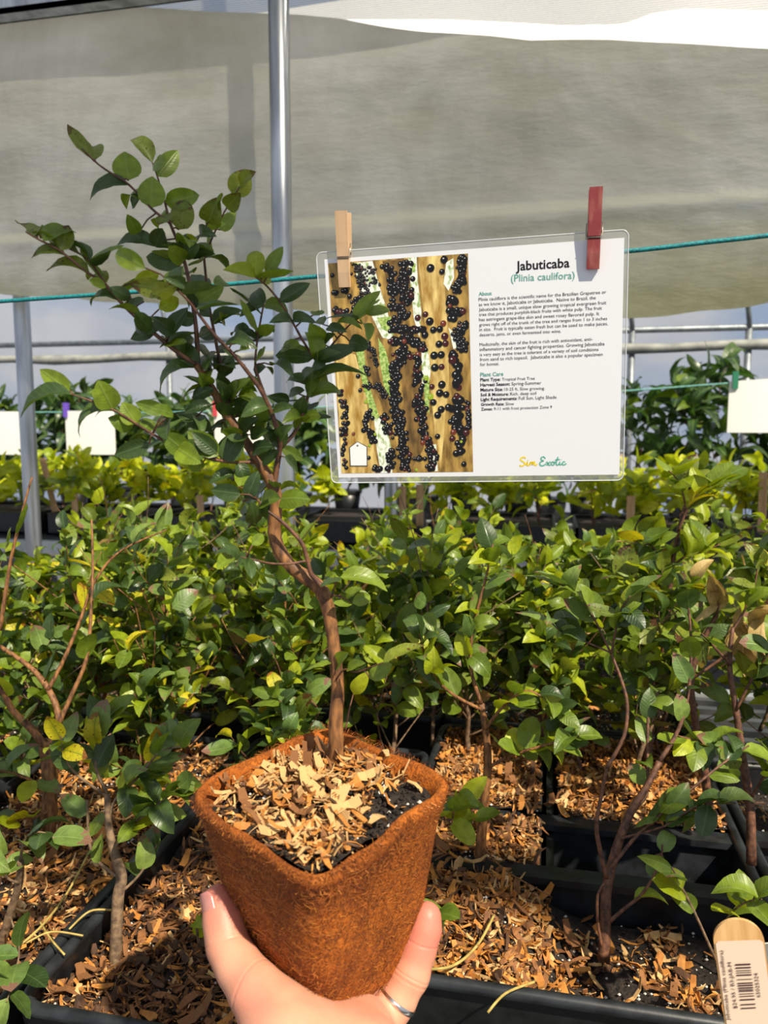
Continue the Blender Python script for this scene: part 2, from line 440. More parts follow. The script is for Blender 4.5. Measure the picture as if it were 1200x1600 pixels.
def curtain():
    m, n, l, p, o = new_mat('curtain_sheet')
    tc = n.new('ShaderNodeTexCoord'); mp = n.new('ShaderNodeMapping'); mp.inputs['Scale'].default_value = (0.8, 1, 2.4)
    nz = n.new('ShaderNodeTexNoise'); nz.inputs['Scale'].default_value = 2.2; nz.inputs['Detail'].default_value = 7; nz.inputs['Roughness'].default_value = 0.6
    l.new(tc.outputs['Object'], mp.inputs['Vector']); l.new(mp.outputs['Vector'], nz.inputs['Vector'])
    rp = n.new('ShaderNodeValToRGB')
    rp.color_ramp.elements[0].position = 0.3; rp.color_ramp.elements[0].color = srgb(196, 194, 178)
    rp.color_ramp.elements[1].position = 0.7; rp.color_ramp.elements[1].color = srgb(230, 228, 220)
    l.new(nz.outputs['Fac'], rp.inputs['Fac'])
    # algae stain along the bottom hem
    sep = n.new('ShaderNodeSeparateXYZ'); l.new(tc.outputs['Object'], sep.inputs['Vector'])
    ad = n.new('ShaderNodeMath'); ad.operation = 'MULTIPLY_ADD'; ad.inputs[1].default_value = 0.22
    l.new(nz.outputs['Fac'], ad.inputs[0]); l.new(sep.outputs['Z'], ad.inputs[2])
    mr = n.new('ShaderNodeMapRange'); mr.inputs['From Min'].default_value = 1.70; mr.inputs['From Max'].default_value = 1.90
    mr.inputs['To Min'].default_value = 0.7; mr.inputs['To Max'].default_value = 0.0
    l.new(ad.outputs[0], mr.inputs['Value'])
    mx = n.new('ShaderNodeMix'); mx.data_type = 'RGBA'; mx.inputs['B'].default_value = srgb(190, 182, 118)
    l.new(mr.outputs['Result'], mx.inputs['Factor']); l.new(rp.outputs['Color'], mx.inputs['A'])
    mp2 = n.new('ShaderNodeMapping'); mp2.inputs['Scale'].default_value = (1.5, 1, 0.9); mp2.inputs['Rotation'].default_value = (0, 0.5, 0)  # darker streaks: dirt, and wrinkle shading put into the colour
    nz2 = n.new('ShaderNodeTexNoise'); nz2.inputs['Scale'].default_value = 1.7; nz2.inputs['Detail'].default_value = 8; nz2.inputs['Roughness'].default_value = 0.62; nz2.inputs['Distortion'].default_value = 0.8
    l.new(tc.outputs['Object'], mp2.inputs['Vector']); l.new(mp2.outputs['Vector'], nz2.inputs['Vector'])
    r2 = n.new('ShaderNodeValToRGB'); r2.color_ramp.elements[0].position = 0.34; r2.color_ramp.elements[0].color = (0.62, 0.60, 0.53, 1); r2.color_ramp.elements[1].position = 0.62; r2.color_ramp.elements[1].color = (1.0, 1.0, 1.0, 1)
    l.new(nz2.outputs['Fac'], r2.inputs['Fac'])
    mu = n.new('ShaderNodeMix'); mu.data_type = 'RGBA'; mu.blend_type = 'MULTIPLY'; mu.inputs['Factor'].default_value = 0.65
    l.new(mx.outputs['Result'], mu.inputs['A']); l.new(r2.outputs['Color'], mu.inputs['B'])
    # paler band along the seam
    sz = n.new('ShaderNodeMath'); sz.operation = 'MULTIPLY_ADD'; sz.inputs[1].default_value = 0.035; l.new(nz.outputs['Fac'], sz.inputs[0]); l.new(sep.outputs['Z'], sz.inputs[2])
    sd_ = n.new('ShaderNodeMath'); sd_.operation = 'SUBTRACT'; sd_.inputs[1].default_value = 1.832; l.new(sz.outputs[0], sd_.inputs[0])
    sa_ = n.new('ShaderNodeMath'); sa_.operation = 'ABSOLUTE'; l.new(sd_.outputs[0], sa_.inputs[0])
    st_ = n.new('ShaderNodeMapRange'); st_.inputs['From Min'].default_value = 0.008; st_.inputs['From Max'].default_value = 0.02; st_.inputs['To Min'].default_value = 0.6; st_.inputs['To Max'].default_value = 0; l.new(sa_.outputs[0], st_.inputs['Value'])
    mx3 = n.new('ShaderNodeMix'); mx3.data_type = 'RGBA'; mx3.inputs['B'].default_value = srgb(232, 228, 205); l.new(st_.outputs['Result'], mx3.inputs['Factor']); l.new(mu.outputs['Result'], mx3.inputs['A'])
    mx = mx3
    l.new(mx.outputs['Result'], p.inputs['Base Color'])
    p.inputs['Roughness'].default_value = 0.42
    bp = n.new('ShaderNodeBump'); bp.inputs['Strength'].default_value = 0.8; bp.inputs['Distance'].default_value = 0.03
    l.new(nz.outputs['Fac'], bp.inputs['Height']); l.new(bp.outputs['Normal'], p.inputs['Normal'])
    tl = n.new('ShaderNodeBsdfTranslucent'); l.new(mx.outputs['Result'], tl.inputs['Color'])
    ms = n.new('ShaderNodeMixShader'); ms.inputs['Fac'].default_value = 0.5
    l.new(p.outputs[0], ms.inputs[1]); l.new(tl.outputs[0], ms.inputs[2]); l.new(ms.outputs[0], o.inputs['Surface'])
    YC = 1.96
    top = [(-400, -30), (150, 8), (450, 24), (533, 29), (600, 40), (667, 50), (760, 57), (827, 64), (900, 61), (953, 60), (1107, 67), (1200, 72), (1500, 90)]
    bot = [(-400, 448), (0, 459), (94, 464), (200, 474), (350, 476), (430, 482), (504, 491), (700, 500), (985, 499), (1060, 491), (1120, 486), (1200, 474), (1500, 436)]
    def samp(tab, x):
        for (a, b), (c, d) in zip(tab, tab[1:]):
            if a <= x <= c: return b + (d - b) * (x - a) / (c - a)
        return tab[-1][1]
    v, f = [], []
    nx, nz_ = 190, 60
    for j in range(nz_ + 1):
        t = j / nz_
        for i in range(nx + 1):
            px = -400 + 1900 * i / nx
            a = PY(px, samp(bot, px) + 1.5 * math.sin(px * 0.05), YC); b = PY(px, samp(top, px), YC)
            q = a.lerp(b, t)
            # long horizontal slack folds, crossed by soft diagonal creases
            d = 0.022 * noise.noise((q.x * 0.7 + 3, q.z * 3.2 + 0.35 * q.x, 1.0))
            d += 0.012 * noise.noise((q.x * 2.0, q.z * 8 - 1.1 * q.x, 5.0))
            d += 0.007 * abs(noise.noise((q.x * 5 + q.z * 6, q.z * 5, 9.0)))
            zz = q.z - (1.79 + 0.015 * math.sin(q.x * 3))
            d -= 0.010 * math.exp(-(zz / 0.02) ** 2)          # seam fold near the hem
            v.append((q.x, YC + d, q.z))
    for j in range(nz_):
        for i in range(nx):
            a = j * (nx + 1) + i; f.append((a, a + 1, a + nx + 2, a + nx + 1))
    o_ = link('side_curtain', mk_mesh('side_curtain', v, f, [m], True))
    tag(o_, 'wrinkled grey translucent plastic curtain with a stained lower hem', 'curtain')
    # silver shade cloth above it
    m2, n, l, p, o = new_mat('shade_cloth')
    tc = n.new('ShaderNodeTexCoord'); wv = n.new('ShaderNodeTexWave'); wv.bands_direction = 'Z'
    wv.inputs['Scale'].default_value = 55; wv.inputs['Distortion'].default_value = 1.5; wv.inputs['Detail'].default_value = 3; wv.inputs['Detail Scale'].default_value = 4
    l.new(tc.outputs['Object'], wv.inputs['Vector'])
    rp = n.new('ShaderNodeValToRGB'); rp.color_ramp.elements[0].color = srgb(132, 134, 138); rp.color_ramp.elements[1].color = srgb(205, 206, 208)
    l.new(wv.outputs['Fac'], rp.inputs['Fac']); l.new(rp.outputs['Color'], p.inputs['Base Color'])
    p.inputs['Roughness'].default_value = 0.4; p.inputs['Metallic'].default_value = 0.2
    low = [(-400, 30), (300, 32), (450, 32), (533, 30), (700, 31), (800, 37), (880, 43), (973, 42), (1000, 32), (1020, 24), (1067, 17), (1200, 19), (1500, 20)]
    v, f = [], []
    nx, nz_ = 170, 16
    for j in range(nz_ + 1):
        t = j / nz_
        for i in range(nx + 1):
            px = -400 + 2900 * i / nx
            a = PY(px, samp(low, px) - max(0, px - 1500) * 0.11, 2.06)
            q = Vector((a.x, 2.06 + 0.05 * t, a.z + 0.45 * t))
            v.append((q.x, q.y + 0.02 * noise.noise((q.x * 2, q.z * 6, 3)), q.z))
    for j in range(nz_):
        for i in range(nx):
            a = j * (nx + 1) + i; f.append((a, a + 1, a + nx + 2, a + nx + 1))
    tr = n.new('ShaderNodeBsdfTransparent'); mxs = n.new('ShaderNodeMixShader'); mxs.inputs['Fac'].default_value = 0.66
    l.new(tr.outputs[0], mxs.inputs[1]); l.new(p.outputs[0], mxs.inputs[2]); l.new(mxs.outputs[0], o.inputs['Surface'])
    base_row = nz_ * (nx + 1)
    for j in range(1, 7):                        # added overhead run of the cloth, out of view, to shade the curtain
        for i in range(nx + 1):
            x, y, z = v[base_row + i]
            v.append((x, y - 0.16 * j, z + 0.02 * math.sin(x * 4 + j)))
    for j in range(nz_, nz_ + 6):
        for i in range(nx):
            a = j * (nx + 1) + i; f.append((a, a + 1, a + nx + 2, a + nx + 1))
    tag(link('shade_cloth', mk_mesh('shade_cloth', v, f, [m2], True)), 'silver ribbed shade cloth hanging above the plastic curtain', 'shade cloth')
curtain()

# ------------------------------------------------------------------ benches
def bench(x0, x1, y0, y1, h, label, nslat=16, leg_xs=None):
    t = thing('bench', ((x0 + x1) / 2, (y0 + y1) / 2, 0), label, 'bench')
    for a, b in (((x0, y0, h - 0.05), (x1, y0 + 0.035, h + 0.006)), ((x0, y1 - 0.035, h - 0.05), (x1, y1, h + 0.006)),
                 ((x0, y0, h - 0.05), (x0 + 0.035, y1, h + 0.005)), ((x1 - 0.035, y0, h - 0.05), (x1, y1, h + 0.005))):
        mb = MB(); mb.box(a, b); mb.obj('rail', M_ALU, t)
    for k in range(nslat):
        y = y0 + 0.05 + (y1 - y0 - 0.1) * k / (nslat - 1)
        mb = MB(); mb.box((x0 + 0.01, y - 0.009, h - 0.02), (x1 - 0.01, y + 0.009, h)); mb.obj('slat', M_SLAT, t)
    for x in leg_xs or (x0 + 0.1, (x0 + x1) / 2, x1 - 0.1):
        for y in (y0 + 0.1, y1 - 0.1):
            mb = MB(); mb.box((x - 0.02, y - 0.02, 0), (x + 0.02, y + 0.02, h - 0.02)); mb.obj('leg', M_GALVD, t)
    return t
BH = 0.76
bench(-2.1, 1.6, 0.30, 1.62, BH, 'metal bench under the jabuticaba saplings and their black trays', 26)
bench(-4.4, 2.6, 3.10, 4.25, BH, 'metal bench carrying the lime-leaved seedlings across the aisle', 22, (-4.2, -2.6, -1.0, 0.6, 2.3))
bench(-5.6, 3.4, 4.95, 6.1, 0.62, 'metal bench carrying the tall dark plants by the end wall', 18, (-5.4, -3.4, -1.2, 1.0, 3.2))

# ------------------------------------------------------------------ wood chips
def chip_geo(L, W, T, curl, taper, r):
    v, f = [], []
    n = 3
    for i in range(n + 1):
        t = i / n - 0.5
        w = W * (1 - taper * abs(t) * 1.3) * (0.8 + 0.4 * r.random())
        z = curl * (t * t) * L * 2
        for s in (-1, 1):
            for q in (0, 1):
                v.append((s * w / 2 + (r.random() - 0.5) * W * 0.2, t * L, z + q * T))
    for i in range(n):
        a = i * 4
        f += [(a, a + 4, a + 6, a + 2), (a + 1, a + 3, a + 7, a + 5), (a, a + 1, a + 5, a + 4), (a + 2, a + 6, a + 7, a + 3)]
    f += [(0, 2, 3, 1), (n * 4, n * 4 + 1, n * 4 + 3, n * 4 + 2)]
    return v, f

CHIP_MESH = []
for k in range(16):
    v, f = chip_geo(0.8 + 0.5 * rnd.random(), 0.10 + 0.32 * rnd.random() ** 1.5, 0.035, rnd.uniform(-0.5, 0.6), rnd.uniform(0.3, 1.3), rnd)
    for mi, cm in enumerate(CHIPS):
        CHIP_MESH.append((mk_mesh('chip', v, f, [cm]), mi))
CHIP_BY = {mi: [m for m, q in CHIP_MESH if q == mi] for mi in range(4)}

def rand_rot(r, tilt=0.5):
    return Matrix.Rotation(r.uniform(0, 6.283), 4, 'Z') @ Matrix.Rotation(r.gauss(0, tilt), 4, 'X') @ Matrix.Rotation(r.gauss(0, tilt), 4, 'Y')

def chip_stuff(name, spots, parent, r, size=(0.006, 0.020), weights=(3, 4, 4, 2), tilt=0.5):
    mb = MB()
    protos = [chip_geo(1.0, 0.10 + 0.34 * r.random() ** 1.4, 0.04, r.uniform(-0.5, 0.6), r.uniform(0.3, 1.3), r) for _ in range(16)]
    idx = r.choices(range(4), weights, k=len(spots))
    for p, mi in zip(spots, idx):
        v, f = r.choice(protos)
        s = r.uniform(*size)
        M = Matrix.Translation(p) @ rand_rot(r, tilt) @ Matrix.Scale(s, 4)
        mb.add([M @ Vector(q) for q in v], f, mi)
    o = mb.obj(name, CHIPS, parent)
    o['kind'] = 'stuff'
    return o

# ------------------------------------------------------------------ trays on the near bench
RIM = 0.868
def tray(name, x0, x1, y0, y1, xs, ys, fills, label, group=None, mulch=900, r=None, lone=0, mulch_tone=(3, 4, 4, 2), hfun=None, xspan=None):
    """fills: {(i, j): (soil height, chips 0..1)}; cells without an entry get the default"""
    r = r or random.Random(int((x0 + 5) * 997 + y0 * 131))
    t = thing(name, ((x0 + x1) / 2, (y0 + y1) / 2, BH), label, 'tray', group)
    zb = BH + 0.008
    mb = MB(); mb.box((x0 + 0.012, y0 + 0.012, zb), (x1 - 0.012, y1 - 0.012, zb + 0.004)); mb.obj('base', M_BLACK, t)
    # outer walls taper outwards, topped with a rolled rim
    for a, b, c, d in ((x0, y0, x1, y0), (x1, y0, x1, y1), (x1, y1, x0, y1), (x0, y1, x0, y0)):
        mb = MB()
        cx, cy = (x0 + x1) / 2, (y0 + y1) / 2
        ins = lambda x, y, k: (x + math.copysign(k, cx - x), y + math.copysign(k, cy - y))
        pa0, pa1 = ins(a, b, 0.014), ins(c, d, 0.014)
        qa0, qa1 = ins(a, b, 0.0035), ins(c, d, 0.0035)
        ra0, ra1 = ins(a, b, 0.017), ins(c, d, 0.017)
        sa0, sa1 = ins(a, b, 0.0065), ins(c, d, 0.0065)
        mb.add([(*pa0, zb), (*pa1, zb), (*qa1, RIM - 0.004), (*qa0, RIM - 0.004), (*ra0, zb), (*ra1, zb), (*sa1, RIM - 0.004), (*sa0, RIM - 0.004)],
               [(0, 1, 2, 3), (5, 4, 7, 6), (3, 2, 6, 7), (0, 3, 7, 4), (2, 1, 5, 6)])
        mb.obj('wall', M_BLACK, t)
    rr = 0.0055
    loop = []
    for cx, cy, a0 in ((x1 - 0.02, y1 - 0.02, 0), (x0 + 0.02, y1 - 0.02, 90), (x0 + 0.02, y0 + 0.02, 180), (x1 - 0.02, y0 + 0.02, 270)):
        for k in range(5):
            a = math.radians(a0 + 22.5 * k)
            loop.append(Vector((cx + 0.018 * math.cos(a), cy + 0.018 * math.sin(a), RIM - 0.003)))
    loop.append(loop[0])
    mb = MB(); mb.tube(loop, rr, 8, cap=False); mb.obj('rim', M_BLACKR, t, True)
    for x in xs:
        mb = MB(); mb.box((x - 0.004, (xspan or (y0 + 0.008,))[0], zb), (x + 0.004, (xspan or (0, y1 - 0.008))[1], RIM - 0.012)); mb.obj('divider', M_BLACK, t)
    for y in ys:
        mb = MB()
        mb.box((x0 + 0.008, y - 0.003, zb), (x1 - 0.008, y + 0.003, RIM - 0.006))
        mb.box((x0 + 0.006, y - 0.011, RIM - 0.010), (x1 - 0.006, y + 0.011, RIM - 0.003)); mb.obj('divider', M_BLACKR, t)
    X = [x0] + list(xs) + [x1]; Yv = [y0] + list(ys) + [y1]
    spots = []; perl = []
    for i in range(len(X) - 1):
        for j in range(len(Yv) - 1):
            h, ch = fills.get((i, j), fills.get('all', (0.852, 1.0)))
            if h is None: continue
            ax, bx, ay, by = X[i] + (0.009 if not (hfun and j == 0 and i == 1) else -0.002), X[i + 1] - (0.009 if not (hfun and j == 0 and i == 0) else -0.002), Yv[j] + 0.009, Yv[j + 1] - 0.009
            nx, ny = max(6, int((bx - ax) / 0.009)), max(6, int((by - ay) / 0.009))
            v, f = [], []
            hz = lambda x, y: (hfun(x) if hfun and j == 0 else h) + 0.009 * noise.noise((x * 14, y * 14, 2.0)) + 0.004 * noise.noise((x * 60, y * 60, 4.0))
            for b in range(ny + 1):
                for a in range(nx + 1):
                    x = ax + (bx - ax) * a / nx; y = ay + (by - ay) * b / ny
                    v.append((x, y, hz(x, y)))
            for b in range(ny):
                for a in range(nx):
                    q = b * (nx + 1) + a; f.append((q, q + 1, q + nx + 2, q + nx + 1))
            link('soil', mk_mesh('soil', v, f, [M_SOIL], True), t)
            area = (bx - ax) * (by - ay)
            for _ in range(int(mulch * ch * area / 0.01)):
                x, y = r.uniform(ax + 0.004, bx - 0.004), r.uniform(ay + 0.004, by - 0.004)
                if ch < 0.95 and noise.noise((x * 22, y * 22, 8)) > 0.05 + 3 * max(0, 0.09 - x) * (1 if hfun else 0): continue
                spots.append(Vector((x, y, hz(x, y) + r.uniform(-0.001, 0.007))))
            for _ in range(int(160 * area / 0.01)):
                x, y = r.uniform(ax, bx), r.uniform(ay, by)
                perl.append(Vector((x, y, hz(x, y) + r.uniform(0.0, 0.0035))))
    if spots: chip_stuff('mulch', spots, t, r, weights=mulch_tone)
    if perl:
        mb = MB()
        for p in perl:
            s = r.uniform(0.0006, 0.0018)
            mb.add([p + Vector(q) * s for q in ((1, 0, 0), (-1, 0, 0), (0, 1, 0), (0, -1, 0), (0, 0, 1), (0, 0, -1))],
                   [(0, 2, 4), (2, 1, 4), (1, 3, 4), (3, 0, 4), (2, 0, 5), (1, 2, 5), (3, 1, 5), (0, 3, 5)], 0 if r.random() < 0.45 else 1)
        o = mb.obj('perlite', [M_PERL, M_SOIL], t); o['kind'] = 'stuff'
    for k in range(lone):
        x, y = r.uniform(x0 + 0.02, x1 - 0.02), r.uniform(y0 + 0.02, min(y1, y0 + 0.36))
        i = sum(1 for q in xs if x > q); j = sum(1 for q in ys if y > q)
        h, ch = fills.get((i, j), fills.get('all', (0.852, 1.0)))
        if h is None or (ch < 0.95 and r.random() > ch): continue
        me = r.choice(CHIP_BY[r.choices(range(4), mulch_tone)[0]])
        s = r.uniform(0.014, 0.027)
        if hfun and j == 0: h = hfun(x)
        link('wood_chip', me, t, Matrix.Translation((x, y, h + 0.009 + r.uniform(0, 0.004))) @ rand_rot(r, 0.3) @ Matrix.Scale(s, 4))
    return t

FULL = {'all': (0.852, 1.0)}
tray('seedling_tray', -0.383, -0.145, 0.462, 0.970, [], [], {'all': (0.850, 1.0)}, 'black tray full of wood chips beside the thumb of the hand', mulch=560, lone=160, mulch_tone=(0.8, 2.4, 5, 4))
tray('seedling_tray', -0.140, 0.206, 0.553, 1.070, [0.012], [0.725, 0.828],
     {(0, 0): (0.858, 1.0), (0, 1): (0.864, 1.0), (0, 2): (0.866, 1.0), (1, 0): (0.826, 0.5), (1, 1): (None, 0), (1, 2): (0.866, 1.0)},
     'black tray with an empty cell and a crooked sapling growing in dark soil', hfun=lambda x: 0.860 - 0.036 * max(0, min(1, (x + 0.03) / 0.075)), xspan=(0.725, 1.062), mulch=600, lone=190, mulch_tone=(2.4, 5, 4.4, 1.8))
tray('seedling_tray', -0.630, -0.392, 0.440, 0.950, [], [], {'all': (0.852, 1.0)}, 'black tray of chips and dry twigs under the thick forked trunk', mulch=450, lone=60, mulch_tone=(2, 4, 5, 2))
tray('seedling_tray', 0.216, 0.560, 0.50, 1.02, [0.388], [0.67, 0.84], {'all': (0.835, 0.35)}, 'black tray of dark soil around the wooden price stick', mulch=220, lone=20)
gb = 'black trays hidden under the dense saplings'
for i, (a, b) in enumerate(((-1.16, -0.90), (-0.895, -0.64), (-0.635, -0.388), (-0.383, -0.145), (-0.140, 0.206))):
    tray('seedling_tray', a, b, 1.085 if -0.4 < a < 0.3 else 1.03, 1.56, [], [], {'all': (0.852, 0.8)}, 'black tray of wood chips under the dense saplings near the bench edge', gb, mulch=110)
tray('seedling_tray', -0.895, -0.64, 0.52, 1.02, [], [], {'all': (0.852, 0.8)}, 'black tray of wood chips under the dense saplings near the bench edge', gb, mulch=110)

# ------------------------------------------------------------------ saplings
def sapling(name, base, h, r, label, group, pal, ntw=14, leafL=(0.023, 0.039), spread=0.5, first=0.25, rad=0.004, lean=(0, 0), nodes=4, long_=False, twig_mat=None, wide=1.0, droop=0.0, bare=0):
    base = Vector(base)
    t = thing(name, base, label, 'plant', group)
    pts, rads = [], []
    x = y = 0.0
    n = 6
    for i in range(n + 1):
        k = i / n
        pts.append(base + Vector((x + lean[0] * k, y + lean[1] * k, -0.004 + h * 0.82 * k)))
        rads.append(rad * (1 - 0.7 * k))
        x += r.gauss(0, h * 0.035); y += r.gauss(0, h * 0.035)
    q, rr = spline(pts, rads, 3)
    st = MB(); st.tube(q, rr, 6)
    leaves = []
    az = r.uniform(0, 6.28)
    for k in range(ntw):
        f = first + (1 - first) * (k + r.random() * 0.8) / ntw
        f = min(f, 0.999)
        p = q[int(f * (len(q) - 1))]
        az += 2.4 + r.gauss(0, 0.4)
        el = r.uniform(0.25, 1.0) + 0.3 * f
        L = h * spread * (1.1 - 0.5 * f) * r.uniform(0.6, 1.15)
        d = Vector((math.cos(az) * math.cos(el), math.sin(az) * math.cos(el), math.sin(el)))
        tw = [p]
        dd = d.copy()
        for i in range(4):
            dd = (dd + Vector((r.gauss(0, 0.16), r.gauss(0, 0.16), 0.10))).normalized()
            tw.append(tw[-1] + dd * L / 4)
        w = rad * 0.42 * (1 - 0.4 * f)
        a, b = spline(tw, [w, w * 0.8, w * 0.65, w * 0.5, w * 0.35], 2)
        st.tube(a, b, 4)
        ph = r.uniform(0, 3)
        for i in range(nodes):
            s = 0.3 + 0.7 * (i + 0.7) / nodes
            c = a[min(len(a) - 1, int(s * (len(a) - 1)))]
            dirn = (a[-1] - a[0]).normalized()
            perp = dirn.cross(Vector((0, 0, 1)))
            perp = perp.normalized() if perp.length > 1e-4 else Vector((1, 0, 0))
            ph += 1.35
            side = Matrix.Rotation(ph, 3, dirn) @ perp
            for sg in (1, -1):
                if r.random() < 0.1: continue
                ld = (dirn * r.uniform(0.3, 0.9) + side * sg + Vector((r.gauss(0, 0.25), r.gauss(0, 0.25), r.gauss(0.05 - droop, 0.25)))).normalized()
                leaves.append((c, ld))
        leaves.append((a[-1], (dirn + Vector((r.gauss(0, 0.3), r.gauss(0, 0.3), 0))).normalized()))
    for k in range(bare):                        # leafless twigs poking out
        p = q[int(r.uniform(0.35, 0.98) * (len(q) - 1))]
        dd = Vector((r.gauss(0, 0.7), r.gauss(0, 0.7), 1)).normalized()
        tw = [p]
        for i in range(3):
            dd = (dd + Vector((r.gauss(0, 0.15), r.gauss(0, 0.15), 0.05))).normalized(); tw.append(tw[-1] + dd * h * r.uniform(0.1, 0.2))
        a, b = spline(tw, [rad * 0.3, rad * 0.26, rad * 0.2, rad * 0.13], 2); st.tube(a, b, 4)
    st.obj('stem', twig_mat or M_TWIG, t, True)
    keys, wts = zip(*pal.items())
    for c, ld in leaves:
        hgt = (c.z - base.z) / h
        key = r.choices(keys, wts)[0]
        L = r.uniform(*leafL) * (1.05 - 0.25 * max(0, hgt - 0.7))
        nrm = Vector((r.gauss(0, 0.65), r.gauss(0, 0.65), 0.9)).normalized()
        sh = ('l%d' % r.randrange(3)) if long_ else r.randrange(7)
        put_leaf(t, c, ld, nrm, L, L * r.uniform(0.85, 1.1) * wide, LEAF[key, sh])
    return t

def near_saplings():
    r = random.Random(31)
    sunny = {'mid': 5, 'bright': 5.5, 'deep': 2, 'olive': 1.4, 'yellow': 0.3, 'dry': 0.7, 'tan': 0.12}
    mixed = {'mid': 5, 'bright': 3, 'deep': 3.5, 'olive': 1.6, 'yellow': 0.4, 'dry': 1.4, 'tan': 0.2}
    low = {'mid': 4, 'bright': 1.5, 'deep': 4, 'olive': 1, 'yellow': 0.6, 'dry': 2}
    ROW = {0.96: 'front row above the orange chips', 1.02: 'first row behind the tray with the empty cell', 1.16: 'second row behind the tray with the empty cell', 1.30: 'third row, one short of the bench rail', 1.46: 'last row along the rail of the bench'}
    A = lambda Y: ('leafy sapling of the dense mass, ' + ROW[Y], 'dense saplings, ' + ROW[Y])
    B = ('leafy sapling by the forked trunk on the bench, with yellowing leaves', 'saplings beside the forked trunk')
    C = ('open-branched sapling with curled leaves beside the empty tray cell', 'saplings beside the empty tray cell')
    rows = [(0.78, [-0.30, -0.45, -0.62, -0.74]), (0.90, [-0.75, -0.60, -0.47, -0.34, -0.21, 0.30]), (0.96, [-0.09, 0.045, 0.15]), (1.02, [-0.82, -0.68, -0.54, -0.40, -0.27, -0.14, 0.0, 0.16, 0.32]),
            (1.16, [-0.85, -0.70, -0.56, -0.42, -0.28, -0.13, 0.02, 0.15, 0.29]),
            (1.30, [-0.86, -0.70, -0.55, -0.40, -0.25, -0.10, 0.05, 0.19, 0.33]),
            (1.46, [-0.95, -0.80, -0.64, -0.48, -0.33, -0.18, -0.03, 0.12, 0.27])]
    for Y, xs in rows:
        for x in xs:
            g = B if (Y < 1.0 and x < -0.15) else (C if x > 0.13 and Y < 1.1 else A(Y))
            pal = low if Y < 0.95 else (mixed if Y < 1.1 else sunny)
            h = r.uniform(0.24, 0.31) if Y > 0.85 else r.uniform(0.17, 0.20)
            if x < -0.75: h *= 0.8
            fr = 0.08 if x < -0.15 else 0.20
            sapling('jabuticaba_sapling', (x + r.gauss(0, 0.015), Y + r.gauss(0, 0.015), 0.858), h, r, *g, pal, ntw=24 if Y > 0.85 else 16,
                    first=fr, rad=r.uniform(0.0028, 0.0042), lean=(r.gauss(0, 0.02), r.gauss(0, 0.02)), nodes=4, spread=0.46, bare=3, twig_mat=r.choice((M_TWIG, M_TWIGG, M_BARK)))
near_saplings()

# saplings across the aisle (lime leaves) in black trays, and the tall dark plants behind
def far_rows():
    r = random.Random(5)
    pal = {'lime': 6, 'bright': 3, 'mid': 1.2, 'yellow': 0.7}
    for i in range(9):
        x0 = -3.6 + i * 0.62
        t = thing('grow_tray', (x0 + 0.27, 3.5, BH), 'long black tray of lime-leaved seedlings across the aisle', 'tray', 'black trays on the bench across the aisle')
        y0, y1 = 3.26, 3.74
        mb = MB(); mb.box((x0, y0, BH + 0.007), (x0 + 0.54, y1, BH + 0.02)); mb.obj('base', M_BLACK, t)
        for a, b in (((x0, y0, BH + 0.01), (x0 + 0.54, y0 + 0.012, BH + 0.115)), ((x0, y1 - 0.012, BH + 0.01), (x0 + 0.54, y1, BH + 0.115)),
                     ((x0, y0, BH + 0.01), (x0 + 0.012, y1, BH + 0.114)), ((x0 + 0.528, y0, BH + 0.01), (x0 + 0.54, y1, BH + 0.114))):
            mb = MB(); mb.box(a, b); mb.obj('wall', M_BLACK, t)
        mb = MB(); mb.box((x0 + 0.01, y0 + 0.01, BH + 0.015), (x0 + 0.53, y1 - 0.01, BH + 0.098)); mb.obj('soil', M_SOIL, t)
        for j in range(2):
            for k in range(3):
                if i == 4 and (j, k) not in ((1, 2), (1, 0)): continue
                sapling('seedling', (x0 + 0.09 + 0.18 * k + r.gauss(0, 0.015), 3.37 + 0.25 * j, BH + 0.098), r.uniform(0.20, 0.30), r,
                        'lime-leaved seedling in a black tray across the aisle', 'lime seedlings across the aisle', pal, ntw=7, leafL=(0.06, 0.095), nodes=3,
                        first=0.15, spread=0.6, rad=0.004)
    dk = {'dark': 6, 'deep': 3, 'mid': 1.4}
    for i in range(28):
        x = -5.2 + i * 0.29 + r.gauss(0, 0.05)
        y = (5.15, 5.45, 5.75)[i % 3]
        row = ('front', 'middle', 'rear')[i % 3]
        b = (x, y, 0.62)
        c = thing('nursery_pot', b, 'black nursery pot under a tall dark plant in the %s row by the end wall' % row, 'pot', 'nursery pots, %s row' % row)
        mb = MB()
        mb.tube([(x, y, 0.628), (x, y, 0.63), (x, y, 0.82)], [0.075, 0.078, 0.105], 16, cap=True); mb.obj('body', M_BLACK, c, True)
        mb = MB(); mb.tube([(x, y, 0.80), (x, y, 0.822)], 0.111, 16); mb.obj('rim', M_BLACK, c)
        px = 600 + (x * RT.x + y * RT.y) / (Vector((x, y, 0)).dot(FW) + 0.15) * F
        h = r.uniform(0.55, 0.75) if 380 < px < 960 else r.uniform(0.62, 0.95)
        sapling('tall_plant', (x, y, 0.818), h, r, 'tall dark plant with long drooping leaves in the %s row by the end wall' % row, 'tall dark plants, %s row' % row,
                dk, ntw=14, leafL=(0.16, 0.26), nodes=3, first=0.03, spread=0.36, rad=0.009, long_=True, droop=0.25)
far_rows()

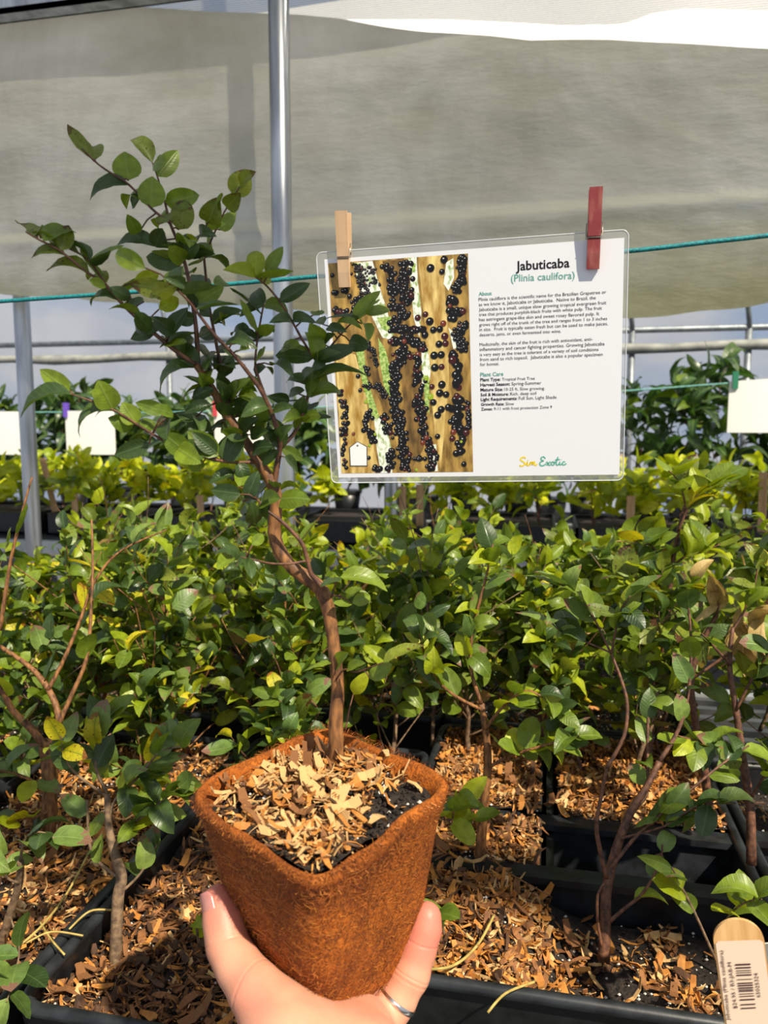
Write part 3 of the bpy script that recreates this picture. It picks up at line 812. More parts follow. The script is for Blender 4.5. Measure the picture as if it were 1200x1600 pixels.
# wooden plant stakes across the aisle
M_STAKE = noisy('stake_wood', srgb(176, 136, 92), srgb(206, 168, 122), 60, 0.7, 0.1, 4, (1, 1, 0.1))
def stake(x0, y0, x1, y1, Y, label):
    a, b = PY(x1, y1, Y), PY(x0, y0, Y)          # foot, head
    a.z = min(a.z, BH + 0.09)
    d = (b - a).normalized(); s = d.cross(Vector((0, 1, 0))).normalized() * 0.016; n_ = Vector((0, 0.003, 0))
    mb = MB()
    mb.add([a - s - n_, a + s - n_, a + s + n_, a - s + n_, b - s - n_, b + s - n_, b + s + n_, b - s + n_],
           [(3, 2, 1, 0), (4, 5, 6, 7), (0, 1, 5, 4), (1, 2, 6, 5), (2, 3, 7, 6), (3, 0, 4, 7)])
    tag(mb.obj('plant_stake', M_STAKE), label, 'plant stake')
stake(66, 716, 88, 806, 3.40, 'tall leaning wooden stake beside the steel pole on the left, among lime seedlings')
stake(116, 768, 118, 808, 3.28, 'short wooden stake in front of the orange-tinged lime seedlings')
stake(312, 774, 316, 832, 3.28, 'wooden stake among lime seedlings behind the held plant trunk')
stake(629, 760, 629, 806, 3.36, 'wooden stake just right of the pole beneath the printed card')
stake(656, 757, 656, 810, 3.36, 'wooden stake second to the right of the pole beneath the card')
stake(986, 775, 985, 812, 3.25, 'pale wooden stake among lime seedlings below the right corner of the card')
stake(1193, 738, 1190, 832, 3.30, 'broad wooden stake below the far white card with the green clothespin')

# far rope with blank white cards
M_ROPE = noisy('teal_rope', srgb(10, 96, 104), srgb(26, 140, 142), 400, 0.6, 0.3)
M_PAPER = plain('white_paper', srgb(236, 236, 234), 0.55)
def far_cards():
    YR = 3.9
    pts = [PY(x, y, YR) for x, y in ((-250, 652), (0, 646), (75, 644), (178, 645), (420, 640), (800, 620), (975, 611), (1150, 598), (1400, 582))]
    a, b = pts[0], pts[-1]
    pts = [a + Vector((-0.8 * k, 0, 0)) for k in (3, 2, 1)] + pts + [b + Vector((0.8 * k, 0, 0.05 * k)) for k in (1, 2, 3)]
    q, rr = spline(pts, 0.004, 4)
    mb = MB(); mb.tube(q, rr, 6)
    tag(mb.obj('rope', noisy('pale_teal_rope', srgb(90, 150, 146), srgb(130, 180, 172), 100, 0.7), None, True), 'thin pale teal rope strung across the far bench', 'rope')
    data = [((-60, 643), (35, 643), 710, 'blank white card on the far rope, cut by the left steel pole', None),
            ((101, 642), (178, 642), 710, 'blank white card with a violet clothespin on the far rope', srgb(110, 80, 190)),
            ((334, 640), (412, 640), 705, 'blank white card on the far rope behind the held plant trunk', srgb(205, 70, 80)),
            ((1140, 596), (1228, 590), 676, 'blank white card with a green clothespin on the far rope', srgb(40, 120, 90))]
    for (x0, y0), (x1, y1), yb, lab, pin in data:
        a, b = PY(x0, y0, YR - 0.012), PY(x1, y1, YR - 0.012)
        zb = PY((x0 + x1) / 2, yb, YR).z
        t = thing('card', ((a.x + b.x) / 2, YR, zb), lab, 'card')
        v, f = [], []
        n = 8
        for i in range(n + 1):
            k = i / n
            for z in (0, 1):
                v.append((a.x + (b.x - a.x) * k, YR - 0.010 - 0.006 * math.sin(k * math.pi), zb if z == 0 else a.z + (b.z - a.z) * k))
        for i in range(n): f.append((2 * i, 2 * i + 2, 2 * i + 3, 2 * i + 1))
        nv = len(v)
        v += [(x, y + 0.002, z) for x, y, z in v]
        f += [tuple(reversed([i + nv for i in q])) for q in f]
        link('sheet', mk_mesh('sheet', v, f, [M_PAPER], True), t)
        if pin:
            px = x0 + 8 if x0 > 1000 else x0 + 4
            c = PY(px, y0, YR)
            tt = thing('clothespin', c, 'small %s clothespin on the far rope' % {0: 'violet', 1: 'red', 2: 'green'}[0 if pin[2] > 0.4 else (1 if pin[0] > 0.4 else 2)], 'clothespin')
            pm = plain('pin_paint', pin, 0.5)
            for s in (-1, 1):
                mb = MB(); mb.box((c.x - 0.012, YR + (s - 1) * 0.008 - 0.006, c.z - 0.035), (c.x + 0.012, YR + (s - 1) * 0.008 + 0.001, c.z + 0.045)); mb.obj('prong', pm, tt)
far_cards()

# white plastic crate under the far bench
def crate():
    c = PY(128, 960, 2.75)
    m = plain('white_plastic', srgb(222, 222, 214), 0.5)
    t = thing('crate', (c.x, 2.75, 0), 'white plastic stand with a square opening in the aisle', 'crate')
    z1 = PY(128, 868, 2.75).z; z0 = PY(128, 930, 2.75).z
    for s in (-1, 1):
        mb = MB(); mb.box((c.x + s * 0.06 - 0.022, 2.72, 0), (c.x + s * 0.06 + 0.022, 2.80, z1)); mb.obj('post', m, t)
    mb = MB(); mb.box((c.x - 0.083, 2.71, z1 - 0.06), (c.x + 0.083, 2.81, z1)); mb.obj('top_rail', m, t)
    mb = MB(); mb.box((c.x - 0.083, 2.71, z0 - 0.05), (c.x + 0.083, 2.81, z0)); mb.obj('bottom_rail', m, t)
crate()

# ------------------------------------------------------------------ near rope, card and clothespins
def near_rope():
    pts = [PY(x, y, 0.775) for x, y in ((-260, 489), (0, 471), (240, 454), (497, 432), (740, 413), (985, 392), (1100, 379), (1200, 368), (1450, 338))]
    a, b = pts[0], pts[-1]                       # on towards the posts of the house
    pts = [a + Vector((-0.22 * k, 0, -0.002 * k)) for k in range(8, 0, -1)] + pts + [b + Vector((0.2 * k, 0, 0.008 * k)) for k in range(1, 9)]
    q, rr = spline(pts, 0.0022, 8)
    mb = MB(); mb.tube(q, rr, 8)
    tag(mb.obj('rope', M_ROPE, None, True), 'taut dark teal rope the printed card hangs from', 'rope')
near_rope()

CR = Matrix(((0.999696860741074, -0.024452972627182386, 0.002870323002030356), (-0.0003209090192304864, -0.12951227886823086, -0.9915777663097127), (0.024618766050374948, 0.9912762590479266, -0.12948086579145596)))
CO = Vector((-0.07461926463152019, 0.7554145660014082, 1.355617108687317))
CM = Matrix.Translation(CO) @ CR.to_4x4()
def card_xy(px, py):
    """pixel -> point on the card plane, in card coordinates"""
    d = P(px, py, 1) - CAM
    n_ = CR.col[2]
    q = CAM + d * ((CO - CAM).dot(n_) / d.dot(n_))
    w = CR.transposed() @ (q - CO)
    return w.x, w.y

def flat_obj(name, polys, mats, parent, z, idx=None):
    if len(polys) > 1:
        return [flat_obj(name, [p], mats, parent, z) for p in polys][0]
    mb = MB()
    for k, poly in enumerate(polys):
        mb.add([(x, y, z) for x, y in poly], [tuple(range(len(poly)))], idx[k] if idx else 0)
    return link(name, mk_mesh(name, mb.v, mb.f, mats, False, mb.m), parent, CM)

def curve_to_mesh(cu):
    ob = bpy.data.objects.new('letters', cu)
    me = bpy.data.meshes.new_from_object(ob)
    bpy.data.objects.remove(ob); bpy.data.curves.remove(cu)
    return me

def text_mesh(body, x0, x1, y0, y1, z, mat, parent, name, bold=0.0, height=None):
    """left baseline (x0, y0) to right baseline (x1, y1) in card coordinates"""
    cu = bpy.data.curves.new('t', 'FONT')
    cu.body = body; cu.size = 1.0; cu.offset = bold; cu.resolution_u = 2
    me = curve_to_mesh(cu)
    n = len(me.vertices); co = np.empty(n * 3, np.float32); me.vertices.foreach_get('co', co); co = co.reshape(-1, 3)
    w = co[:, 0].max() - co[:, 0].min(); xm = co[:, 0].min()
    L = math.hypot(x1 - x0, y1 - y0); sx = L / w; sy = height if height else sx
    a = math.atan2(y1 - y0, x1 - x0)
    X = (co[:, 0] - xm) * sx; Yv = co[:, 1] * sy
    out = np.stack([x0 + X * math.cos(a) - Yv * math.sin(a), y0 + X * math.sin(a) + Yv * math.cos(a), np.full(n, z)], 1).astype(np.float32)
    me.vertices.foreach_set('co', out.ravel()); me.materials.clear(); me.materials.append(mat); me.update()
    return link(name, me, parent, CM)

def ink(name, c):
    return plain(name, c, 0.5, 0, 0.3)

def info_card():
    W, H = 0.2794, 0.2159
    t = thing('info_card', CO, 'laminated plant information sheet with a printed fruit photo, clipped to the teal rope', 'sign')
    # paper
    mb = MB(); mb.box((-W / 2, -H / 2, -0.0003), (W / 2, H / 2, 0.0)); paper = mb.obj('paper', plain('card_paper', srgb(226, 228, 232), 0.5), t, False, CM)
    paper_par = paper
    # laminate pouch: clear film, sealed margin round the paper
    m, n, l, p, o = new_mat('laminate_film')
    tr = n.new('ShaderNodeBsdfTransparent'); gl = n.new('ShaderNodeBsdfGlossy'); gl.inputs['Roughness'].default_value = 0.12
    df = n.new('ShaderNodeBsdfDiffuse'); df.inputs['Color'].default_value = (0.8, 0.82, 0.84, 1)
    m1 = n.new('ShaderNodeMixShader'); m1.inputs['Fac'].default_value = 0.20
    m2 = n.new('ShaderNodeMixShader'); m2.inputs['Fac'].default_value = 0.05
    l.new(tr.outputs[0], m1.inputs[1]); l.new(df.outputs[0], m1.inputs[2]); l.new(m1.outputs[0], m2.inputs[1]); l.new(gl.outputs[0], m2.inputs[2]); l.new(m2.outputs[0], o.inputs['Surface'])
    out = [card_xy(494.6, 392.6), card_xy(983.5, 361), card_xy(972.5, 750), card_xy(517.5, 755)]
    x0, x1 = (out[0][0] + out[3][0]) / 2, (out[1][0] + out[2][0]) / 2
    y1, y0 = (out[0][1] + out[1][1]) / 2, (out[2][1] + out[3][1]) / 2
    R = 0.006
    ring_o, ring_i = [], []
    for cx, cy, a0, ix, iy in ((x1 - R, y1 - R, 0, W / 2, H / 2), (x0 + R, y1 - R, 90, -W / 2, H / 2), (x0 + R, y0 + R, 180, -W / 2, -H / 2), (x1 - R, y0 + R, 270, W / 2, -H / 2)):
        for k in range(7):
            a = math.radians(a0 + 15 * k)
            ring_o.append((cx + R * math.cos(a), cy + R * math.sin(a))); ring_i.append((ix, iy))
    mb = MB(); N = len(ring_o)
    v = [(x, y, 0) for x, y in ring_o] + [(x, y, 0) for x, y in ring_i] + [(x, y, -0.0004) for x, y in ring_o]
    f = [(i, (i + 1) % N, N + (i + 1) % N, N + i) for i in range(N)] + [((i + 1) % N, i, 2 * N + i, 2 * N + (i + 1) % N) for i in range(N)]
    link('laminate_margin', mk_mesh('laminate_margin', v, f, [m]), t, CM)
    me = plain('laminate_edge', srgb(205, 210, 212), 0.25)
    rim = [Vector((x, y, 0)) for x, y in ring_o] + [Vector((*ring_o[0], 0))]
    mb = MB(); mb.tube(rim, 0.0005, 6, cap=False); mb.obj('laminate_edge', me, t, True, CM)
    # printed photo: homography from the zoomed view of it
    q = [card_xy(*c) for c in ((512.6, 411.7), (731, 396), (739.5, 736.5), (533.7, 740.5))]
    def Z(X, Yz):
        return card_xy(500 + X * 240 / 1082, 390 + Yz * 240 / 1082)
    xa, xb = (q[0][0] + q[3][0]) / 2, (q[1][0] + q[2][0]) / 2
    ya, yb = (q[2][1] + q[3][1]) / 2, (q[0][1] + q[1][1]) / 2
    clip = lambda x, y: (min(max(x, xa), xb), min(max(y, ya), yb))
    bark = noisy('print_bark', srgb(112, 84, 34), srgb(206, 168, 88), 150, 0.5, 0, 8, (1.0, 0.28, 1), lo=0.36, hi=0.70)
    barkd = noisy('print_bark_dark', srgb(86, 64, 30), srgb(146, 112, 56), 170, 0.5, 0, 8, (1.0, 0.3, 1))
    pale = noisy('print_pale_gap', srgb(150, 176, 96), srgb(242, 246, 232), 260, 0.5, 0, 8, (1.0, 0.6, 1), lo=0.36, hi=0.52)
    green = noisy('print_green', srgb(96, 140, 40), srgb(200, 220, 130), 380, 0.5, 0, 8)
    gold = noisy('print_gold', srgb(160, 118, 40), srgb(240, 214, 136), 130, 0.5, 0, 8, (1.0, 0.25, 1), lo=0.36, hi=0.66)
    photo = flat_obj('photo_print', [[(xa, ya), (xb, ya), (xb, yb), (xa, yb)]], [bark], paper_par, 0.00012)
    def zpoly(pts): return [clip(*Z(*p)) for p in pts]
    flat_obj('printed_gap', [zpoly([(230, 95), (370, 80), (420, 260), (470, 420), (500, 540), (520, 640), (440, 620), (370, 480), (290, 280)]),
                             zpoly([(620, 60), (680, 50), (690, 230), (715, 440), (700, 620), (660, 480), (640, 260)]),
                             zpoly([(890, 90), (940, 60), (945, 200), (905, 290), (870, 240)]),
                             zpoly([(715, 700), (760, 690), (780, 860), (760, 1000), (720, 1000)]),
                             zpoly([(905, 550), (960, 600), (985, 690), (940, 700)]),
                             zpoly([(380, 1180), (450, 1190), (500, 1380), (510, 1590), (430, 1590), (400, 1400)]),
                             zpoly([(770, 1380), (820, 1370), (830, 1560), (780, 1560)])], [pale], paper_par, 0.0002)
    flat_obj('printed_moss', [zpoly([(400, 480), (500, 470), (520, 600), (440, 560)]), zpoly([(410, 620), (460, 700), (500, 850), (500, 1050), (450, 960), (420, 780)]),
                              zpoly([(250, 700), (310, 710), (330, 900), (360, 1000), (420, 1180), (370, 1200), (300, 940)]),
                              zpoly([(225, 90), (270, 95), (310, 210), (290, 220)]), zpoly([(730, 880), (770, 900), (770, 1160), (740, 1100)]), zpoly([(645, 90), (675, 100), (668, 160), (650, 160)])],
             [green], paper_par, 0.00024)
    flat_obj('printed_trunk', [zpoly([(690, 50), (860, 40), (880, 300), (900, 560), (910, 900), (850, 1560), (820, 1400), (780, 1000), (745, 600)]),
                               zpoly([(110, 700), (250, 740), (320, 1000), (350, 1250), (420, 1580), (150, 1580), (120, 900)])], [gold], paper_par, 0.00016)
    flat_obj('printed_limb', [zpoly([(440, 80), (620, 70), (650, 400), (560, 560), (480, 260)]), zpoly([(560, 720), (720, 720), (730, 1400), (640, 1560), (600, 1200)]),
                              zpoly([(320, 640), (380, 700), (420, 900), (500, 1120), (480, 1180), (380, 980), (330, 780)])], [barkd], paper_par, 0.00018)
    r = random.Random(3)
    discs = []
    def band(path, spread, rad, n, red=0.025):
        for _ in range(int(n * 1.45)):
            u = r.random() * (len(path) - 1); i = int(u); k = u - i
            x = path[i][0] * (1 - k) + path[i + 1][0] * k + r.gauss(0, spread * 0.55); y = path[i][1] * (1 - k) + path[i + 1][1] * k + r.gauss(0, spread * 0.4)
            c = 0 if r.random() > red else r.choice((2, 2, 3))
            discs.append((x, y, rad * r.uniform(0.75, 1.15), c))
    band([(600, 80), (600, 240), (610, 400)], 45, 19, 60); band([(470, 110), (530, 250), (540, 300)], 45, 19, 38)
    band([(480, 350), (600, 460), (520, 520)], 40, 19, 25); band([(500, 545), (600, 570), (720, 560)], 30, 19, 42)
    band([(500, 650), (640, 630), (730, 690)], 34, 20, 60); band([(600, 690), (540, 800), (520, 960), (530, 1100), (570, 1250), (590, 1400), (610, 1570)], 38, 18, 190)
    band([(680, 740), (690, 900), (700, 1060), (720, 1180), (740, 1300), (790, 1430), (790, 1560)], 34, 20, 95, 0.12)
    band([(260, 100), (300, 220), (330, 330)], 34, 10, 90); band([(350, 120), (400, 250)], 22, 9, 30); band([(230, 330), (290, 370), (220, 450)], 36, 17, 26)
    band([(100, 420), (160, 450)], 22, 20, 10); band([(110, 300), (190, 300)], 20, 20, 6); band([(310, 640), (380, 720), (400, 820)], 20, 11, 50)
    band([(320, 960), (430, 970), (460, 1030)], 22, 13, 32); band([(140, 1000), (180, 1180), (170, 1300), (165, 1550)], 24, 17, 40, 0.2)
    band([(350, 1130), (330, 1260), (390, 1360)], 26, 19, 24); band([(440, 1160), (490, 1290)], 26, 18, 20); band([(500, 1400), (480, 1560)], 26, 18, 22)
    band([(1010, 50), (1000, 200), (960, 290)], 30, 16, 90); band([(920, 330), (930, 480), (1000, 420)], 28, 24, 22); band([(1030, 520), (970, 580), (1010, 700)], 30, 17, 60)
    band([(930, 740), (970, 850), (960, 980)], 26, 26, 16); band([(970, 1030), (970, 1140), (960, 1240), (1000, 1320), (990, 1450)], 28, 26, 30); band([(1050, 1050), (1050, 1260)], 16, 18, 24)
    band([(660, 1470), (740, 1470)], 14, 16, 8); band([(370, 1560), (430, 1540)], 20, 20, 8); band([(330, 820), (340, 880)], 16, 14, 8)
    for x, y, rr, c in ((780, 130, 28, 0), (730, 65, 24, 0), (860, 155, 20, 0), (875, 70, 26, 0), (775, 505, 28, 0), (800, 565, 24, 0), (845, 560, 24, 0), (740, 600, 26, 0), (880, 610, 26, 2), (840, 665, 25, 0), (885, 660, 24, 2), (805, 745, 28, 0), (855, 740, 26, 0),
                        (810, 830, 28, 0), (858, 825, 22, 2), (860, 950, 28, 0), (845, 1010, 28, 0), (890, 1020, 24, 0), (800, 1075, 24, 0), (905, 1110, 26, 0), (855, 1125, 26, 0), (830, 1165, 26, 0), (830, 1315, 20, 0),
                        (780, 1035, 22, 4), (690, 480, 22, 2), (745, 455, 20, 2), (870, 520, 22, 3), (645, 320, 22, 2), (88, 182, 16, 0), (940, 1285, 22, 3), (935, 1330, 22, 2), (1015, 1510, 20, 0), (790, 965, 20, 2), (915, 395, 14, 3), (965, 1030, 22, 2),
                        (750, 905, 18, 4), (325, 1070, 14, 4), (350, 1378, 11, 4), (390, 1300, 12, 4), (318, 990, 10, 4), (680, 1550, 11, 4), (995, 1352, 10, 4), (285, 990, 16, 0), (270, 890, 18, 0), (238, 1297, 14, 3), (345, 1465, 16, 0)):
        discs.append((x, y, rr, c))
    fm = [ink('print_black', srgb(20, 19, 22)), ink('print_highlight', srgb(205, 205, 205)), ink('print_maroon', srgb(66, 26, 28)), ink('print_red', srgb(112, 52, 36)), ink('print_lime', srgb(150, 176, 40))]
    mb = MB()
    for k, (x, y, rr, c) in enumerate(discs):
        cx, cy = Z(x, y); rad = rr * 240 / 1082 * 0.743 / F
        if not (xa + rad < cx < xb - rad and ya + rad < cy < yb - rad): continue
        z = 0.00028 + k * 1.6e-7
        mb.add([(cx + rad * math.cos(a * 0.6283), cy + rad * math.sin(a * 0.6283), z) for a in range(10)], [tuple(range(10))], c)
        hx, hy = cx - rad * 0.2, cy + rad * 0.3; h = rad * 0.23
        mb.add([(hx + h * math.cos(a * 1.047), hy + h * 0.8 * math.sin(a * 1.047), z + 1e-7) for a in range(6)], [tuple(range(6))], 1)
    fr = link('printed_fruit', mk_mesh('printed_fruit', mb.v, mb.f, fm, False, mb.m), paper_par, CM); fr['kind'] = 'stuff'
    # white tag shape in the corner of the photo (left blank)
    tagp = [(212, 1395), (265, 1355), (328, 1390), (330, 1520), (218, 1520)]
    big = [(206, 1392), (265, 1350), (334, 1387), (336, 1526), (212, 1526)]
    flat_obj('printed_tag_outline', [[Z(*p) for p in big]], [ink('print_grey', srgb(60, 56, 50))], paper_par, 0.00046)
    flat_obj('printed_tag', [[Z(*p) for p in tagp]], [ink('print_white', srgb(240, 240, 238))], paper_par, 0.0005)
    flat_obj('printed_tag_hole', [[Z(265 + 7 * math.cos(a * 0.7854), 1381 + 7 * math.sin(a * 0.7854)) for a in range(8)]], [ink('print_grey2', srgb(90, 86, 80))], paper_par, 0.00054)
    # text
    blk, teal = ink('ink_black', srgb(34, 34, 36)), ink('ink_teal', srgb(96, 160, 146))
    blk2 = ink('ink_black_bold', srgb(18, 18, 20))
    S6, S7 = 250 / 1200, 250 / 1200
    def line(body, x0, y0, x1, y1, mat, name='text_line', bold=0.0, off=390, height=None):
        a = card_xy(730 + x0 * S6, off + y0 * S6); b = card_xy(730 + x1 * S6, off + y1 * S6)
        return text_mesh(body, a[0], b[0], a[1], b[1], 0.0002, mat, paper_par, name, bold, height)
    line('Jabuticaba', 365, 157, 768, 131, blk2, 'title_text', 0.018)
    line('(Plinia caulifora)', 328, 241, 806, 217, teal, 'subtitle_text', 0.008)
    line('About', 86, 345, 185, 340, teal, 'heading_text', 0.02)
    body = [('Plinia cauliflora is the scientific name for the Brazilian Grapetree or', 1043, 386, 329), ('as we know it, Jaboticaba or Jabuticaba.  Native to Brazil, the', 965, 424, 372),
            ('Jabuticaba is a small, unique slow growing tropical evergreen fruit', 1043, 462, 409), ('tree that produces purplish-black fruits with white pulp. The fruit', 1010, 499, 449),
            ('has astringent grape-like skin and sweet rosey flavored pulp. It', 990, 537, 491), ('grows right off of the trunk of the tree and ranges from 1 to 3 inches', 1050, 575, 527),
            ('in size.  Fruit is typically eaten fresh but can be used to make juices,', 1055, 612, 566), ('desserts, jams, or even fermented into wine.', 705, 651, 622)]
    par2 = [('Medicinally, the skin of the fruit is rich with antioxidant, anti-', 940, 724, 682), ('inflammatory and cancer fighting properties. Growing Jabuticaba', 1030, 761, 717),
            ('is very easy as the tree is tolerant of a variety of soil conditions', 985, 799, 759), ('from sand to rich topsoil.  Jabuticaba is also a popular specimen', 1015, 836, 796), ('for bonsai.', 240, 873, 866)]
    for k, (s, xe, ya_, yb_) in enumerate(body + par2):
        line(s, 86 + k * 0.9, ya_, xe, yb_, blk, 'text_line', 0.0)
    line('Plant Care', 98, 136, 272, 129, teal, 'heading_text', 0.02, 560)
    care = [('Plant Type:', ' Tropical Fruit Tree', 250, 508, 172, 159), ('Harvest Season:', ' Spring-Summer', 322, 556, 210, 194), ('Mature Size:', ' 10-25 ft, Slow growing.', 268, 582, 247, 234),
            ('Soil & Moisture:', ' Rich, deep soil', 312, 518, 284, 271), ('Light Requirements:', ' Full Sun, Light Shade', 376, 670, 319, 301), ('Growth Rate:', ' Slow', 278, 352, 355, 350), ('Zones:', ' 9-11 with frost protection Zone 9', 190, 636, 391, 374)]
    for k, (a, b, xm, xe, ya_, yb_) in enumerate(care):
        ym = ya_ + (yb_ - ya_) * (xm - 100) / (xe - 100)
        line(a, 98 + k, ya_, xm, ym, blk2, 'text_line', 0.022, 560)
        line(b.strip(), xm + 11, ym, xe, yb_, blk, 'text_line', 0.0, 560)
    # script logo drawn as brush strokes
    def strokes(name, polylines, wpx, col):
        mb = MB()
        m_ = ink('ink_' + name, col)
        for pl in polylines:
            pts = [Vector((*card_xy(730 + x * S6, 560 + y * S6), 0)) for x, y in pl]
            q, _ = spline(pts, 1.0, 5) if len(pts) > 2 else (pts, None)
            w = wpx * 0.743 / F / 2
            v = []
            for i, p in enumerate(q):
                d = (q[min(i + 1, len(q) - 1)] - q[max(i - 1, 0)])
                d = d.normalized() if d.length > 0 else Vector((1, 0, 0))
                s = Vector((-d.y, d.x, 0)) * w
                v += [(p.x + s.x, p.y + s.y, 0.0002), (p.x - s.x, p.y - s.y, 0.0002)]
            mb.add(v, [(2 * i, 2 * i + 1, 2 * i + 3, 2 * i + 2) for i in range(len(q) - 1)])
        link(name, mk_mesh(name, mb.v, mb.f, [m_]), paper_par, CM)
    strokes('logo_yellow', [[(440, 750), (425, 740), (404, 748), (402, 763), (420, 774), (432, 786), (424, 802), (404, 808), (394, 798)],
                            [(440, 800), (452, 776), (450, 796), (458, 802), (470, 792)], [(455, 760), (457, 764)],
                            [(470, 800), (474, 778), (478, 784), (488, 776), (488, 798), (494, 782), (504, 776), (504, 796), (514, 800), (526, 792)]], 2.2, srgb(236, 208, 40))
    strokes('logo_teal', [[(586, 752), (574, 738), (556, 744), (556, 760), (572, 768), (552, 776), (544, 790), (554, 804), (574, 802), (592, 788)],
                          [(594, 774), (604, 784), (612, 800), (624, 800)], [(624, 774), (610, 786), (594, 802)],
                          [(646, 776), (632, 780), (632, 796), (646, 800), (654, 788), (646, 776), (656, 780), (666, 774)],
                          [(682, 738), (670, 770), (668, 794), (678, 800), (690, 790)], [(660, 762), (694, 757)], [(696, 774), (692, 792), (700, 798), (710, 790)], [(702, 758), (704, 761)],
                          [(734, 778), (724, 774), (714, 784), (716, 796), (728, 798), (744, 788)]], 1.9, srgb(88, 170, 150))
info_card()

def clothespin(cx0, cy0, cx1, cy1, mat, mat_side, label):
    """front prong from (cx0, cy0) at its head to (cx1, cy1) at its jaw, gripping the card"""
    a = Vector((*card_xy(cx0, cy0), 0)); b = Vector((*card_xy(cx1, cy1), 0))
    d = (a - b); L = d.length; d.normalize(); s = Vector((d.y, -d.x, 0)); nz_ = Vector((0, 0, 1))
    L *= 0.99
    t = thing('clothespin', CM @ b, label, 'clothespin')
    w = 0.0056
    def prong(sgn):
        # profile along the length (u from the jaw, depth from the card plane)
        inner = [(0, 0.0006), (0.14, 0.0007), (0.18, 0.0026), (0.24, 0.0026), (0.28, 0.0008), (0.42, 0.0009), (0.46, 0.0016), (1.0, 0.0062)]
        outer = [(0, 0.0052), (0.20, 0.0074), (0.375, 0.0082), (0.38, 0.0066), (0.405, 0.0066), (0.41, 0.0086), (0.6, 0.0100), (1.0, 0.0118)]
        prof = inner + outer[::-1]
        mb = MB()
        v = []
        for sd in (-1, 1):
            for u, z in prof:
                v.append(b + d * (u * L) + s * (sd * w) + nz_ * (sgn * (0.0004 + 0.8 * z)))
        n = len(prof)
        f = [tuple(range(n)), tuple(range(2 * n - 1, n - 1, -1))] + [((i + 1) % n, i, n + i, n + (i + 1) % n) for i in range(n)]
        if sgn < 0: f = [tuple(reversed(q)) for q in f]
        me = mk_mesh('prong', v, f, [mat])
        o = link('prong', me, t, CM)
        return o
    prong(1); prong(-1)
    # wire spring: a coil across the groove and two arms
    wire = plain('spring_wire', srgb(170, 160, 145), 0.35, 0.9)
    mb = MB()
    coil = []
    for k in range(60):
        u = k / 59
        coil.append(b + d * (0.44 * L + 0.0026 * math.cos(k * 0.65)) + s * ((u * 2 - 1) * (w + 0.0012)) + nz_ * (0.0026 * math.sin(k * 0.65)))
    mb.tube(coil, 0.0006, 5)
    for sgn, sd in ((1, 1), (-1, -1)):
        c0 = b + d * (0.45 * L + 0.003) + s * (sd * (w + 0.0012))
        mb.tube([c0 + d * 0.006 + nz_ * sgn * 0.002, c0 - d * 0.001 + nz_ * sgn * 0.0060, b + d * (0.393 * L) + s * (sd * (w + 0.001)) + nz_ * (sgn * 0.0072), b + d * (0.393 * L) - s * (sd * w) + nz_ * (sgn * 0.0072)], 0.0006, 5)
    mb.obj('spring', wire, t, True, CM)
clothespin(536, 330, 540, 449, noisy('pin_wood', srgb(186, 150, 112), srgb(214, 180, 142), 90, 0.7, 0.15, 5, (1, 0.1, 1)), None, 'natural wooden clothespin gripping the photo side of the card')
clothespin(931, 293, 926, 421, noisy('pin_red', srgb(138, 52, 54), srgb(178, 112, 98), 110, 0.7, 0.2, 6, (1, 0.3, 1), lo=0.45, hi=0.75), None, 'worn red clothespin gripping the text side of the card')

# ------------------------------------------------------------------ the held plant
PC = Vector((-0.1131060585795514, 0.3717774425891456, 1.1086627204964765))
PM = Matrix(((0.9709321043264639, -0.2393308925634164, -0.0034018602239032844), (0.23759832333847306, 0.9654273983451642, -0.10722394914959159), (0.028946252519642987, 0.10329889829657546, 0.9942290742458615)))
POT = Matrix.Translation(PC) @ PM.to_4x4()
POT_H = 0.1065
held = thing('potted_sapling', POT @ Vector((0, 0, -POT_H)), 'jabuticaba sapling with a crooked trunk in a square coir pot held up by a hand', 'plant')

def sq(ang, half, rnd_):
    """rounded square outline with its corners on the axes: returns radius at angle"""
    p = 2.0 + 8.0 * (1 - rnd_)
    c, s = math.cos(ang - math.pi / 4), math.sin(ang - math.pi / 4)
    return half / ((abs(c) ** p + abs(s) ** p) ** (1 / p))

def pot_r(ang, w):
    k = max(0.0, min(1.0, -w / POT_H))
    half = 0.0503 * (1 - k) + 0.0366 * k
    if w > -0.012: half += 0.0022 * (w + 0.012) / 0.012
    return sq(ang, half, 0.38)

